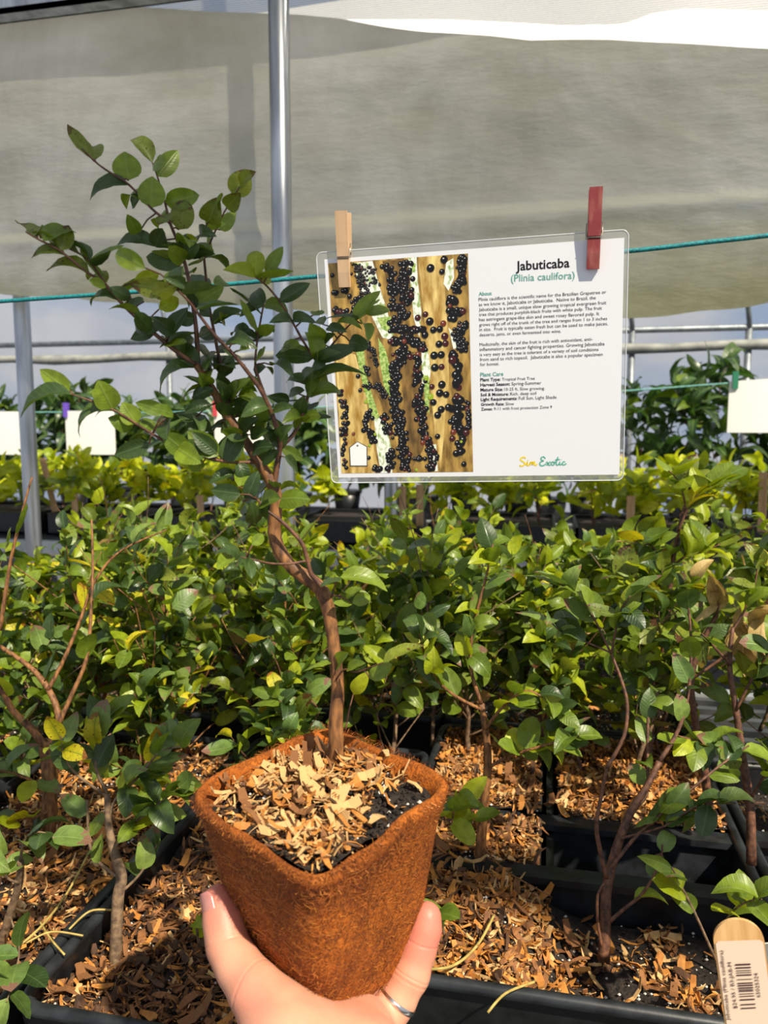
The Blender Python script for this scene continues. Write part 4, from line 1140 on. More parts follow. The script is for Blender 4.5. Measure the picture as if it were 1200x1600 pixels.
def coir_pot():
    m, n, l, p, o = new_mat('coir_fibre')
    tc = n.new('ShaderNodeTexCoord')
    n1 = n.new('ShaderNodeTexNoise'); n1.inputs['Scale'].default_value = 28; n1.inputs['Detail'].default_value = 6
    n2 = n.new('ShaderNodeTexNoise'); n2.inputs['Scale'].default_value = 320; n2.inputs['Detail'].default_value = 5
    n2.inputs['Distortion'].default_value = 2.0
    l.new(tc.outputs['Object'], n1.inputs['Vector']); l.new(tc.outputs['Object'], n2.inputs['Vector'])
    r1 = n.new('ShaderNodeValToRGB'); r1.color_ramp.elements[0].position = 0.3; r1.color_ramp.elements[0].color = srgb(118, 60, 18); r1.color_ramp.elements[1].position = 0.7; r1.color_ramp.elements[1].color = srgb(184, 104, 34)
    l.new(n1.outputs['Fac'], r1.inputs['Fac'])
    r2 = n.new('ShaderNodeValToRGB'); r2.color_ramp.elements[0].position = 0.36; r2.color_ramp.elements[0].color = (0.32, 0.28, 0.25, 1); r2.color_ramp.elements[1].position = 0.6; r2.color_ramp.elements[1].color = (1.15, 1.1, 1.0, 1)
    l.new(n2.outputs['Fac'], r2.inputs['Fac'])
    mx = n.new('ShaderNodeMix'); mx.data_type = 'RGBA'; mx.blend_type = 'MULTIPLY'; mx.inputs['Factor'].default_value = 0.75
    l.new(r1.outputs['Color'], mx.inputs['A']); l.new(r2.outputs['Color'], mx.inputs['B']); l.new(mx.outputs['Result'], p.inputs['Base Color'])
    p.inputs['Roughness'].default_value = 0.8; p.inputs['Specular IOR Level'].default_value = 0.25
    bp = n.new('ShaderNodeBump'); bp.inputs['Strength'].default_value = 0.8; bp.inputs['Distance'].default_value = 0.002
    l.new(n2.outputs['Fac'], bp.inputs['Height']); l.new(bp.outputs['Normal'], p.inputs['Normal'])
    N = 96
    rows = []
    prof = [(-POT_H, -0.004, True)] + [(-POT_H + 0.004, 0.0, True)] + [(-POT_H * (1 - k / 14), 0, True) for k in range(1, 13)] + [(-0.006, 0.0015, True), (-0.001, 0.0012, True), (0.001, -0.0015, True), (0.0005, -0.0040, True),
           (-0.004, -0.0056, True), (-0.012, -0.0060, True), (-0.03, -0.0062, True)]
    v, f = [], []
    for w, off, _ in prof:
        for k in range(N):
            a = 2 * math.pi * k / N
            rad = pot_r(a, w) + off
            x, y = rad * math.cos(a), rad * math.sin(a)
            nz_ = noise.noise((x * 40, y * 40, w * 40)) * (0.0030 if w > -0.02 else 0.0016) + noise.noise((x * 160, y * 160, w * 160)) * 0.0007
            rad += nz_
            wav = 0.0034 * noise.noise((x * 22, y * 22, 7)) if w > -0.01 else 0
            if w > -0.012:                       # the rim sags near the front, where soil spills over
                wav -= 0.004 * max(0, -y / 0.06) ** 2 * math.exp(-((x - 0.01) / 0.02) ** 2)
            v.append((rad * math.cos(a), rad * math.sin(a), w + wav))
    for i in range(len(prof) - 1):
        for k in range(N):
            f.append((i * N + k, i * N + (k + 1) % N, (i + 1) * N + (k + 1) % N, (i + 1) * N + k))
    f.append(tuple(range(N - 1, -1, -1)))
    pot = link('pot', mk_mesh('pot', v, f, [m], True), held, POT)
    # loose fibres
    fm = [plain('fibre_light', srgb(190, 118, 48), 0.6, 0, 0.4), plain('fibre_mid', srgb(158, 86, 28), 0.7), plain('fibre_dark', srgb(96, 50, 18), 0.8)]
    r = random.Random(12)
    mb = MB()
    for k in range(13000):
        a = r.uniform(0, 6.283)
        rim = r.random() < 0.22
        w = r.uniform(-0.016, 0.001) if rim else -POT_H * r.random()
        rad = pot_r(a, w) + 0.0004
        da = 0.02
        r2_ = pot_r(a + da, w)
        p0 = Vector((rad * math.cos(a), rad * math.sin(a), w)); p1 = Vector((r2_ * math.cos(a + da), r2_ * math.sin(a + da), w))
        tg = (p1 - p0).normalized(); out = Vector((tg.y, -tg.x, 0)); upv = Vector((0, 0, 1))
        th = r.uniform(0, 6.283)
        d = tg * math.cos(th) + upv * math.sin(th) * (0.9)
        L = r.uniform(0.002, 0.008) * (1.1 if rim else 1); wd = r.uniform(0.00006, 0.00015)
        bend = tg * r.gauss(0, 0.5) + upv * r.gauss(0, 0.5)
        lift = r.uniform(0.0002, 0.0030 if rim else 0.0006)
        s = d.cross(out).normalized() * wd
        q0 = p0 - d * L / 2; q1 = p0 + bend * L * 0.18 + out * lift; q2 = p0 + d * L / 2 + out * r.uniform(-0.0006, lift)
        for q in (q0, q1, q2):                   # keep to the wall
            aa = math.atan2(q.y, q.x); rr_ = pot_r(aa, min(q.z, 0)); cur = math.hypot(q.x, q.y)
            if cur < rr_: q *= 1; q.x *= (rr_ + 0.0003) / cur; q.y *= (rr_ + 0.0003) / cur
        v = [q0 - s, q0 + s, q1 - s, q1 + s, q2 - s, q2 + s]
        mb.add(v, [(0, 1, 3, 2), (2, 3, 5, 4)], r.choices((0, 1, 2), (2.0, 5, 3.4))[0])
    fo = link('fibres', mk_mesh('fibres', mb.v, mb.f, fm, False, mb.m), pot, POT); fo['kind'] = 'stuff'
    # soil and chips
    v, f = [], []
    nr, N = 14, 48
    def soil_z(x, y):
        return -0.0085 + 0.007 * math.exp(-((x - 0.0) ** 2 + (y - 0.005) ** 2) / 0.0009) + 0.003 * noise.noise((x * 60, y * 60, 1)) + 0.0015 * noise.noise((x * 200, y * 200, 1)) + (0.004 if y < -0.03 else 0) * min(1, (-0.03 - y) / 0.01)
    for i in range(nr + 1):
        for k in range(N):
            a = 2 * math.pi * k / N; rad = (pot_r(a, -0.008) - 0.005) * i / nr
            x, y = rad * math.cos(a), rad * math.sin(a)
            v.append((x, y, soil_z(x, y)))
    for i in range(nr):
        for k in range(N): f.append((i * N + k, i * N + (k + 1) % N, (i + 1) * N + (k + 1) % N, (i + 1) * N + k))
    soil = link('soil', mk_mesh('soil', v, f, [M_SOIL], True), held, POT)
    cnt = 0
    while cnt < 290:
        a = r.uniform(0, 6.283); rad = (pot_r(a, -0.006) - 0.008) * math.sqrt(r.random())
        x, y = rad * math.cos(a), rad * math.sin(a)
        bare = (x > 0.022 and -0.038 < y < 0.016 and x - y > 0.03 and r.random() < 0.9) or (y < -0.040 and r.random() < 0.6)
        if bare: continue
        s = r.uniform(0.007, 0.017)
        me = r.choice(CHIP_BY[r.choices(range(4), (6, 4, 2, 0.7))[0]])
        M = POT @ Matrix.Translation((x, y, soil_z(x, y) + r.uniform(0.0008, 0.0075))) @ rand_rot(r, 0.45) @ Matrix.Scale(s, 4)
        link('wood_chip', me, held, M); cnt += 1
    shred = []
    while len(shred) < 1000:
        a = r.uniform(0, 6.283); rad = (pot_r(a, -0.006) - 0.007) * math.sqrt(r.random())
        x, y = rad * math.cos(a), rad * math.sin(a)
        if x > 0.022 and -0.038 < y < 0.016 and x - y > 0.03: continue
        shred.append(POT @ Vector((x, y, soil_z(x, y) + r.uniform(0.0, 0.003))))
    chip_stuff('wood_shreds', shred, soil, r, (0.004, 0.012), (4, 4, 3, 1.5), 0.5)
    for x, y in ((-0.004, -0.052), (0.002, -0.056), (-0.010, -0.050), (0.012, -0.049), (0.030, -0.030), (0.035, 0.032)):
        me = r.choice(CHIP_BY[0]); link('wood_chip', me, held, POT @ Matrix.Translation((x, y, 0.003)) @ Matrix.Rotation(r.uniform(-0.6, 0.6), 4, 'Z') @ Matrix.Rotation(-0.5, 4, 'X') @ Matrix.Scale(0.016, 4))
    mb = MB()
    for _ in range(1500):
        a = r.uniform(0, 6.283); rad = (pot_r(a, -0.006) - 0.006) * math.sqrt(r.random())
        x, y = rad * math.cos(a), rad * math.sin(a); s = r.uniform(0.0005, 0.0018)
        p_ = Vector((x, y, soil_z(x, y) + r.uniform(0, 0.002)))
        mb.add([p_ + Vector(q) * s for q in ((1, 0, 0), (-1, 0, 0), (0, 1, 0), (0, -1, 0), (0, 0, 1), (0, 0, -1))],
               [(0, 2, 4), (2, 1, 4), (1, 3, 4), (3, 0, 4), (2, 0, 5), (1, 2, 5), (3, 1, 5), (0, 3, 5)], 0 if r.random() < 0.09 else 1)
    o_ = link('soil_crumbs', mk_mesh('soil_crumbs', mb.v, mb.f, [M_PERL, M_SOIL], False, mb.m), soil, POT); o_['kind'] = 'stuff'
coir_pot()

# trunk and branches, read off the photograph; depth falls gently with height (the plant stands almost upright)
def zt(y): return 0.436 - (1185 - y) * 0.000040
def PX(x, y, dz=0.0): return P(x, y, zt(y) + dz)
def R1(X, Y): return X * 0.375, 160 + Y * 0.375
def R2(X, Y): return 300 + X * 350 / 1199, 360 + Y * 350 / 1199
def R8(X, Y): return 400 + X * 0.3, 720 + Y * 0.3

BR = []                # (name, pixel points, pixel radii, depth offsets along the branch)
BR.append(('trunk', [(525, 1200), (525, 1160), (525, 1120), (528, 1080), (524, 1030), (518, 980), (511, 945), (500, 920), (478, 902), (456, 886), (438, 862), (428, 832), (431, 800), (431, 776), (423, 752), (403, 719), (384, 690), (367, 666), (350, 640), (337, 617), (320, 590), (307, 571)],
           [14, 12, 11, 10.5, 10, 10, 11, 11.5, 11.5, 10.5, 10.5, 10, 10, 10, 9, 8, 7.5, 7.5, 7, 6.5, 5.5, 5], (0, 0)))
BR.append(('branch', [(307, 571), (309, 554), (306, 509), (300, 467), (291, 419), (279, 381), (266, 349), (259, 321)], [5, 4.6, 4.2, 3.8, 3.4, 3, 2.8, 2.2], (0, 0.01)))
BR.append(('branch', [(266, 349), (236, 325), (202, 289), (165, 265), (146, 250), (128, 232)], [2.6, 2.3, 2.1, 1.8, 1.6, 1.2], (0.008, -0.01)))
BR.append(('branch', [(259, 321), (255, 308), (246, 276), (238, 254)], [2.2, 1.9, 1.6, 1.2], (0.01, 0.02)))
BR.append(('branch', [(307, 571), (277, 550), (240, 520), (195, 479), (165, 445), (131, 422), (94, 392), (60, 374), (40, 362)], [4.6, 4, 3.6, 3.2, 2.8, 2.4, 2, 1.6, 1.2], (0, -0.03)))
BR.append(('branch', [(165, 445), (139, 407), (109, 389), (70, 372)], [2.2, 1.8, 1.5, 1.1], (-0.018, -0.01)))
BR.append(('branch', [(428, 760), (437, 702), (436, 680), (424, 645), (409, 612), (390, 585), (364, 553), (335, 523), (306, 485), (292, 468), (276, 452)], [6, 5, 4.6, 4.4, 4, 3.6, 3.2, 2.8, 2.4, 2, 1.6], (0, -0.035)))
BR.append(('branch', [(360, 655), (349, 591), (341, 552), (334, 516), (326, 471), (319, 404)], [4, 3.6, 3.3, 3, 2.8, 2.4], (0, 0.025)))
BR.append(('branch', [(319, 404), (326, 385), (341, 351), (354, 325), (375, 291)], [2.2, 1.9, 1.6, 1.4, 1.1], (0.025, 0.02)))
BR.append(('branch', [(319, 406), (300, 395), (312, 368), (325, 348), (342, 322)], [1.9, 1.7, 1.6, 1.4, 1.1], (0.025, 0.005)))
BR.append(('branch', [(438, 700), (463, 672), (478, 631), (487, 593), (494, 564)], [4, 3.6, 3.2, 3, 2.8], (0, 0.012)))
BR.append(('branch', [(494, 564), (475, 535), (457, 503), (437, 471), (417, 447), (399, 433)], [2.6, 2.4, 2.2, 2, 1.8, 1.3], (0.012, -0.005)))
BR.append(('branch', [(494, 564), (504, 556), (527, 529), (548, 506), (571, 491)], [2.4, 2.1, 1.9, 1.6, 1.1], (0.012, 0.03)))
BR.append(('branch', [(415, 620), (406, 595), (399, 570), (402, 532), (409, 491), (412, 477)], [2.8, 2.5, 2.3, 2, 1.8, 1.4], (-0.008, 0.01)))
BR.append(('branch', [(402, 722), (360, 722), (322, 715), (277, 700), (225, 670), (176, 640), (112, 616)], [3.4, 3.0, 2.8, 2.6, 2.3, 2, 1.4], (0, -0.05)))
BR.append(('branch', [(505, 918), (487, 898), (480, 874), (472, 849), (451, 825), (433, 809), (415, 796), (402, 780)], [5.5, 4.4, 4, 3.8, 3.6, 3.2, 2.4, 1.8], (-0.006, -0.014)))
BR.append(('branch', [(480, 876), (450, 881), (420, 880), (395, 874), (360, 868)], [2.4, 2.2, 1.9, 1.6, 1.2], (-0.008, -0.03)))
BR.append(('branch', [(511, 945), (519, 930), (524, 912), (531, 902)], [2, 1.6, 1.4, 1.1], (0, -0.004)))
BR.append(('branch', [(525, 1062), (538, 1046), (556, 1050), (580, 1042), (598, 1036)], [2, 1.6, 1.5, 1.3, 1.1], (-0.004, -0.03)))
BR.append(('branch', [(540, 1140), (546, 1108), (552, 1085)], [2.0, 1.6, 1.0], (0.0, 0.005)))
TIPS = []
SKEL = []
for name, px, rad, (d0, d1) in BR:
    n = len(px)
    pts = [PX(x, y, d0 + (d1 - d0) * i / (n - 1)) for i, (x, y) in enumerate(px)]
    TIPS += [(x, y, d0 + (d1 - d0) * i / (n - 1)) for i, (x, y) in enumerate(px)]
    if name == 'trunk': pts[0] = pts[1] + Vector((0, 0, -0.026))
    rr = [r_ * (0.43 if name == 'trunk' else 0.36) / F for r_ in rad]
    q, w = spline(pts, rr, 4)
    SKEL += q
    for i in range(len(w)): w[i] *= 1 + 0.13 * noise.noise((i * 0.9, w[0] * 1e4, 2))
    mb = MB(); mb.tube(q, w, 10 if name == 'trunk' else 7)
    mb.obj(name, M_BARK if name == 'trunk' else M_TWIG, held, True)

# the leaves one by one: stalk pixel, tip pixel, apparent width, colour
L1 = '''385 240 270 105 42 olive;390 245 388 150 85 olive;535 325 520 203 115 mid;535 345 345 370 48 deep a;600 405 490 375 45 mid a;600 400 545 437 40 deep;640 250 545 115 66 olive;638 246 668 236 22 mid;662 322 745 198 78 mid;645 425 635 306 110 mid;692 430 838 385 84 mid;745 530 778 403 95 olive;
862 502 905 408 92 olive;898 535 868 455 62 mid;960 392 1032 278 98 olive;1000 345 1060 288 50 olive;945 445 1000 380 72 olive;915 532 995 450 58 mid;893 420 897 374 32 mid;655 602 470 558 52 deep a;575 548 530 468 58 deep;648 602 682 512 74 deep;800 592 785 553 42 bright;606 690 458 612 80 mid;745 684 600 640 70 deep;
772 664 712 608 72 mid;782 650 893 628 42 deep;848 640 800 598 52 deep;742 640 822 598 60 deep;762 722 802 690 40 deep;558 748 667 712 60 bright;690 782 556 760 82 olive;632 802 722 768 74 olive;662 862 748 815 66 bright;150 562 72 492 48 olive;152 562 172 528 36 olive;222 602 178 545 28 olive;258 616 288 508 76 olive;
258 642 115 618 38 olive;376 702 180 655 44 olive;442 752 362 698 46 olive;432 772 360 748 38 mid;502 832 345 795 42 deep a;546 812 462 775 55 deep;435 722 318 618 14 mid;682 920 528 942 72 deep a;662 932 555 992 54 deep;692 982 782 850 62 deep;802 912 718 898 62 deep;812 832 936 768 76 deep;872 912 1002 850 50 deep a;
902 940 818 992 62 deep;938 922 900 878 22 olive;740 1002 826 978 82 deep;1042 962 948 945 40 deep a;1052 972 1134 934 52 deep;972 1002 1042 984 36 deep a;1002 1042 940 1008 46 deep;822 1102 605 1172 54 deep a;882 1112 828 1060 62 deep;292 1206 174 1118 84 mid;292 1206 48 1262 44 deep a;470 1280 408 1158 104 mid;
452 1280 268 1348 48 deep a;562 1332 508 1250 84 mid;556 1352 458 1318 72 mid;592 1352 656 1308 62 mid;692 1290 562 1250 62 mid;792 1442 678 1378 88 mid;742 1456 834 1502 92 mid;912 1472 780 1368 92 deep;942 1492 1002 1378 94 deep;882 1372 730 1288 64 deep;622 1422 474 1472 74 deep;722 1302 640 1268 42 deep;
700 470 672 530 50 olive;690 760 760 700 60 mid;600 830 520 855 30 deep;860 1200 830 1130 60 deep;800 1230 880 1190 50 deep;880 1260 760 1285 46 deep a;930 1210 910 1130 60 deep;960 1220 1010 1150 55 deep;985 1310 900 1330 50 deep a;1000 1300 1060 1250 45 deep;720 950 640 900 70 deep;770 760 700 730 46 deep;860 770 800 740 44 deep;
840 1020 900 1040 40 deep;905 1050 960 1020 40 deep;690 500 640 490 30 mid;830 560 870 540 44 deep;820 800 760 770 50 deep;700 1330 690 1400 50 deep'''
L2 = '''345 237 190 185 60 bright;340 226 346 82 98 bright;396 232 487 84 72 deep;420 226 517 198 40 deep;358 250 445 262 52 bright;182 282 130 272 36 mid;382 392 318 308 92 deep;384 388 462 374 26 deep;450 378 632 280 78 deep;380 402 248 442 48 deep a;540 496 430 468 44 deep a;550 496 634 455 46 deep a;648 455 692 446 36 mid;
700 612 630 500 102 mid;700 612 762 552 40 deep;722 522 826 540 52 deep;705 505 640 490 50 deep;868 492 1006 318 72 deep;950 472 1066 412 58 mid;770 502 908 498 36 deep;905 500 960 560 34 deep;842 592 934 622 92 deep;692 702 874 618 86 deep;652 692 438 660 86 deep;662 692 782 640 52 deep;642 622 488 606 42 mid;
652 832 924 704 44 deep a;622 892 806 818 66 deep a;622 812 480 770 60 deep a;350 582 198 530 44 deep a;350 582 442 504 60 deep a;100 492 258 400 50 deep a;300 602 178 592 42 deep a;342 692 412 644 52 mid;342 782 434 704 44 deep a;432 722 534 740 38 deep a;252 642 302 628 42 mid;212 902 282 790 62 deep;240 892 358 892 42 deep a;172 892 160 818 72 deep;
402 962 350 1052 62 deep;412 1012 348 990 82 deep;522 912 408 888 62 deep;562 1012 592 898 88 deep;432 962 542 940 46 deep;592 1002 672 978 46 mid;602 942 674 934 40 deep;560 1002 498 1000 42 deep;312 1092 404 1070 72 deep;482 1112 512 1050 62 deep;482 1172 602 1232 62 deep;492 1212 572 1304 46 deep;312 1172 412 1150 74 deep;
352 1222 464 1180 84 deep;182 1012 332 930 62 deep;202 1042 142 1092 62 deep;282 1072 352 1000 62 deep;152 1222 254 1078 106 deep;132 1192 0 1080 84 deep;42 1292 -10 1180 84 deep;262 1412 98 1390 92 deep;290 1442 352 1288 78 deep;232 1302 84 1332 52 deep;252 1372 282 1268 84 deep;222 1342 180 1262 70 deep;272 1452 312 1422 52 mid;392 1542 402 1440 52 deep;
302 1592 242 1510 84 deep;342 1572 320 1480 92 deep;60 1230 120 1170 62 deep;300 1230 370 1250 60 deep;20 1000 60 1060 60 deep;330 960 420 930 40 deep a;230 850 330 830 36 deep a;520 880 590 850 46 deep;590 800 650 740 40 deep;480 640 560 600 46 deep;120 740 180 700 50 deep;60 900 130 860 46 deep;100 650 60 720 56 deep'''
L8 = '''455 612 700 640 84 mid;500 742 600 700 70 mid;500 742 396 755 32 mid;455 622 338 632 40 deep;412 1052 226 1078 44 mid;420 1062 474 1000 56 deep;492 1078 566 1050 46 mid;506 1192 574 1108 80 bright;592 1132 706 1058 80 mid;640 1042 874 952 56 olive;-60 470 -150 430 60 deep;-50 475 -90 560 60 deep;-120 480 -230 470 40 deep;-20 440 40 380 60 deep;
-150 500 -200 560 70 deep;-60 520 -20 600 60 deep;20 300 -40 230 60 deep;10 300 -50 340 60 deep'''
LR = random.Random(77)
def nearest_dz(x, y):
    b = min(TIPS, key=lambda t: (t[0] - x) ** 2 + (t[1] - y) ** 2)
    return b[2]
for spec, fn, sc in ((L1, R1, 0.375), (L2, R2, 350 / 1199), (L8, R8, 0.3)):
    for item in spec.replace('\n', '').split(';'):
        c = item.split()
        bx, by = fn(float(c[0]), float(c[1])); tx, ty = fn(float(c[2]), float(c[3])); wpx = float(c[4]) * sc; key = c[5]; arch = len(c) > 6
        z0 = zt(by) + nearest_dz(bx, by) + LR.gauss(0, 0.002)
        base = P(bx, by, z0)
        near = min(SKEL, key=lambda q: (q - base).length_squared)
        gap = (near - base).length
        if gap < 0.004: base = near.copy()
        else:                                         # a thin twig carries the leaf
            mid_ = near.lerp(base, 0.5) + Vector((0, 0, 0.12 * gap))
            mb = MB(); mb.tube([near, mid_, base], [0.0005, 0.00045, 0.0004], 5); mb.obj('twig', M_TWIG, held, True)
        tip0 = P(tx, ty, z0)
        l_px = (tip0 - base).length
        true_L = max(l_px, 0.0165 * LR.uniform(0.95, 1.1))
        dz = math.sqrt(max(0, true_L ** 2 - l_px ** 2)) * LR.choice((-1, -1, 1)) + LR.gauss(0, 0.002)
        tip = P(tx, ty, z0 + dz)
        d = tip - base; L = d.length
        view = (base - CAM).normalized()
        w = wpx * z0 / F
        trueW = max(w, 0.42 * L)                      # blade width; a narrow outline is a blade rolled about its rib
        c_ = min(1.0, w / trueW)
        n0 = -view - d.normalized() * (-view).dot(d.normalized()); n0.normalize()
        roll = math.acos(c_) * (LR.choice((-1, 1)) if not arch else 1)
        if roll != 0:
            # roll so that the upper face turns towards the sky
            side = d.normalized().cross(n0)
            roll = abs(roll) * (1 if (Matrix.Rotation(0.3, 3, d.normalized()) @ n0).z > n0.z else -1)
        n1 = Matrix.Rotation(roll, 3, d.normalized()) @ n0
        if key in ('deep',) and LR.random() < 0.22: key = 'mid'
        sh = LR.choice((0, 0, 1, 3, 4, 6)) if not arch else LR.choice((1, 2))
        fac = {0: 1.0, 1: 1.04, 2: 1.12, 3: 1.0, 4: 1.0, 5: 1.05, 6: 1.0}[sh]
        wide = 0.33 if sh == 6 else 0.27
        put_leaf(held, base, d, n1, L * fac, trueW / (2 * wide), LEAF[key, sh])

# fuller inner foliage
XR = random.Random(19)
pool = [q for q in SKEL if (q - CAM).dot(UP) / (q - CAM).dot(FW) > -0.03 and (q - CAM).dot(UP) / (q - CAM).dot(FW) < 0.36]
for k in range(72):
    c = XR.choice(pool)
    d = Vector((XR.gauss(0, 0.8), XR.gauss(-0.1, 0.6), XR.gauss(0.25, 0.5))).normalized()
    L = XR.uniform(0.015, 0.023)
    put_leaf(held, c, d, Vector((XR.gauss(0, 0.6), XR.gauss(-0.4, 0.5), 1)), L, L * XR.uniform(0.8, 1.0), LEAF[XR.choice(('deep', 'deep', 'deep', 'mid')), XR.choice((0, 1, 2, 3, 4, 5))])

# ------------------------------------------------------------------ the hand
def surface_nets(D, origin, step):
    nx, ny, nz_ = D.shape
    ins = D < 0
    c = [ins[i:nx - 1 + i, j:ny - 1 + j, k:nz_ - 1 + k] for i in (0, 1) for j in (0, 1) for k in (0, 1)]
    tot = sum(a.astype(np.int8) for a in c)
    act = (tot > 0) & (tot < 8)
    idx = -np.ones(act.shape, np.int64); I = np.argwhere(act); idx[act] = np.arange(len(I))
    acc = np.zeros((len(I), 3)); cnt = np.zeros(len(I))
    corner = [(i, j, k) for i in (0, 1) for j in (0, 1) for k in (0, 1)]
    for a in range(8):
        for b in range(a + 1, 8):
            if sum(abs(p - q) for p, q in zip(corner[a], corner[b])) != 1: continue
            A = D[I[:, 0] + corner[a][0], I[:, 1] + corner[a][1], I[:, 2] + corner[a][2]]
            B = D[I[:, 0] + corner[b][0], I[:, 1] + corner[b][1], I[:, 2] + corner[b][2]]
            m = (A < 0) != (B < 0)
            t = np.where(m, A / np.where(m, A - B, 1), 0)
            pos = np.array(corner[a])[None] + t[:, None] * (np.array(corner[b]) - np.array(corner[a]))[None]
            acc[m] += pos[m]; cnt[m] += 1
    V = origin + (I + acc / cnt[:, None]) * step
    faces = []
    for ax in range(3):
        u, w = (ax + 1) % 3, (ax + 2) % 3
        sl0 = [slice(1, -1)] * 3; sl0[ax] = slice(0, -1); sl1 = list(sl0); sl1[ax] = slice(1, None)
        a = ins[tuple(sl0)]; b = ins[tuple(sl1)]
        for sign in (0, 1):
            E = np.argwhere((a & ~b) if sign == 0 else (~a & b))
            E = E + np.array([0 if k == ax else 1 for k in range(3)])
            q = []
            for du, dw in ((-1, -1), (0, -1), (0, 0), (-1, 0)):
                e = E.copy(); e[:, u] += du; e[:, w] += dw
                q.append(idx[e[:, 0], e[:, 1], e[:, 2]])
            q = np.stack(q, 1)
            q = q[(q >= 0).all(1)]
            faces.append(q if sign == 0 else q[:, ::-1])
    return V, np.concatenate(faces)

def hand():
    L_ = lambda u, v, w: np.array(POT @ Vector((u, v, w)))
    A = lambda x, y, z: np.array(P(x, y, z))
    prims = []                                   # (a, b, ra, rb, k)
    def chain(pts, rads, k=0.006):
        for i in range(len(pts) - 1): prims.append((pts[i], pts[i + 1], rads[i], rads[i + 1], k))
    # thumb
    TH = [A(341, 1407, 0.408), A(349, 1440, 0.404), A(356, 1478, 0.398), A(374, 1512, 0.390), A(400, 1548, 0.380), A(432, 1590, 0.372), A(455, 1640, 0.362)]
    chain(TH, [0.0082, 0.0094, 0.0098, 0.0105, 0.0122, 0.0160, 0.0190], 0.006)
    # palm: heel, thenar, hollow under the pot, knuckles
    heel_l, heel_r = A(455, 1650, 0.360), A(565, 1665, 0.366)
    wr_l, wr_r = A(462, 1830, 0.315), A(540, 1835, 0.318)
    fo_l, fo_r = A(455, 2150, 0.265), A(545, 2155, 0.268)
    mcp = {'index': L_(-0.032, 0.020, -0.1245), 'middle': L_(-0.010, 0.028, -0.1250), 'ring': L_(0.012, 0.022, -0.1250), 'pinky': A(592, 1604, 0.408)}
    chain([heel_l, heel_r], [0.0175, 0.0160], 0.012)
    for m in mcp: chain([heel_l if m in ('index', 'middle') else heel_r, mcp[m]], [0.0150, 0.0108], 0.010)
    chain([heel_l, mcp['ring']], [0.0150, 0.0108], 0.010); chain([heel_r, mcp['middle']], [0.014, 0.0108], 0.010)
    chain([A(500, 1618, 0.372), A(560, 1618, 0.385)], [0.0135, 0.0125], 0.010)
    chain([mcp['index'], mcp['middle']], [0.0105, 0.0105], 0.008); chain([mcp['middle'], mcp['ring']], [0.0105, 0.0105], 0.008); chain([mcp['ring'], mcp['pinky']], [0.0105, 0.0100], 0.008)
    chain([heel_l, wr_l, fo_l], [0.019, 0.020, 0.027], 0.014); chain([heel_r, wr_r, fo_r], [0.0175, 0.019, 0.026], 0.014); chain([wr_l, wr_r], [0.02, 0.019], 0.014)
    # fingers
    PK = [mcp['pinky'], A(620, 1562, 0.412), A(642, 1522, 0.415), A(655, 1482, 0.418), A(664, 1452, 0.420), A(667, 1432, 0.421)]
    chain(PK, [0.0104, 0.0098, 0.0096, 0.0088, 0.0084, 0.0078], 0.004)
    chain([mcp['index'], L_(-0.036, 0.052, -0.110), L_(-0.036, 0.053, -0.085), L_(-0.034, 0.049, -0.066)], [0.0100, 0.0094, 0.0086, 0.0075], 0.004)
    chain([mcp['middle'], L_(-0.008, 0.074, -0.112), L_(-0.005, 0.074, -0.080), L_(-0.003, 0.070, -0.058)], [0.0102, 0.0096, 0.0088, 0.0076], 0.004)
    chain([mcp['ring'], L_(0.026, 0.062, -0.112), L_(0.031, 0.062, -0.082), L_(0.031, 0.058, -0.062)], [0.0100, 0.0094, 0.0086, 0.0075], 0.004)
    allp = np.array([q for p in prims for q in p[:2]])
    step = 0.0017
    lo = allp.min(0) - 0.034; hi = allp.max(0) + 0.034
    nn = np.ceil((hi - lo) / step).astype(int) + 1
    gx, gy, gz = np.meshgrid(*[lo[i] + step * np.arange(nn[i]) for i in range(3)], indexing='ij')
    G = np.stack([gx, gy, gz], -1).astype(np.float32)
    D = np.full(gx.shape, 1.0, np.float32)
    for a, b, ra, rb, k in prims:
        l0 = np.minimum(a, b) - max(ra, rb) - 0.03; h0 = np.maximum(a, b) + max(ra, rb) + 0.03
        s = tuple(slice(max(0, int((l0[i] - lo[i]) / step)), min(nn[i], int((h0[i] - lo[i]) / step) + 2)) for i in range(3))
        g = G[s]; ab = b - a
        t = np.clip(((g - a) @ ab) / (ab @ ab), 0, 1)
        d = np.linalg.norm(g - a - t[..., None] * ab, axis=-1) - (ra + (rb - ra) * t)
        old = D[s]
        h = np.clip(0.5 + 0.5 * (old - d) / k, 0, 1)
        D[s] = old * (1 - h) + d * h - k * h * (1 - h)
    V, Fc = surface_nets(D, lo, step)
    m, n, l, p, o = new_mat('skin')
    tc = n.new('ShaderNodeTexCoord'); nz = n.new('ShaderNodeTexNoise'); nz.inputs['Scale'].default_value = 34; nz.inputs['Detail'].default_value = 4
    l.new(tc.outputs['Object'], nz.inputs['Vector'])
    rp = n.new('ShaderNodeValToRGB'); rp.color_ramp.elements[0].position = 0.35; rp.color_ramp.elements[0].color = srgb(204, 136, 110); rp.color_ramp.elements[1].position = 0.65; rp.color_ramp.elements[1].color = srgb(214, 156, 126)
    l.new(nz.outputs['Fac'], rp.inputs['Fac'])
    col = rp.outputs['Color']
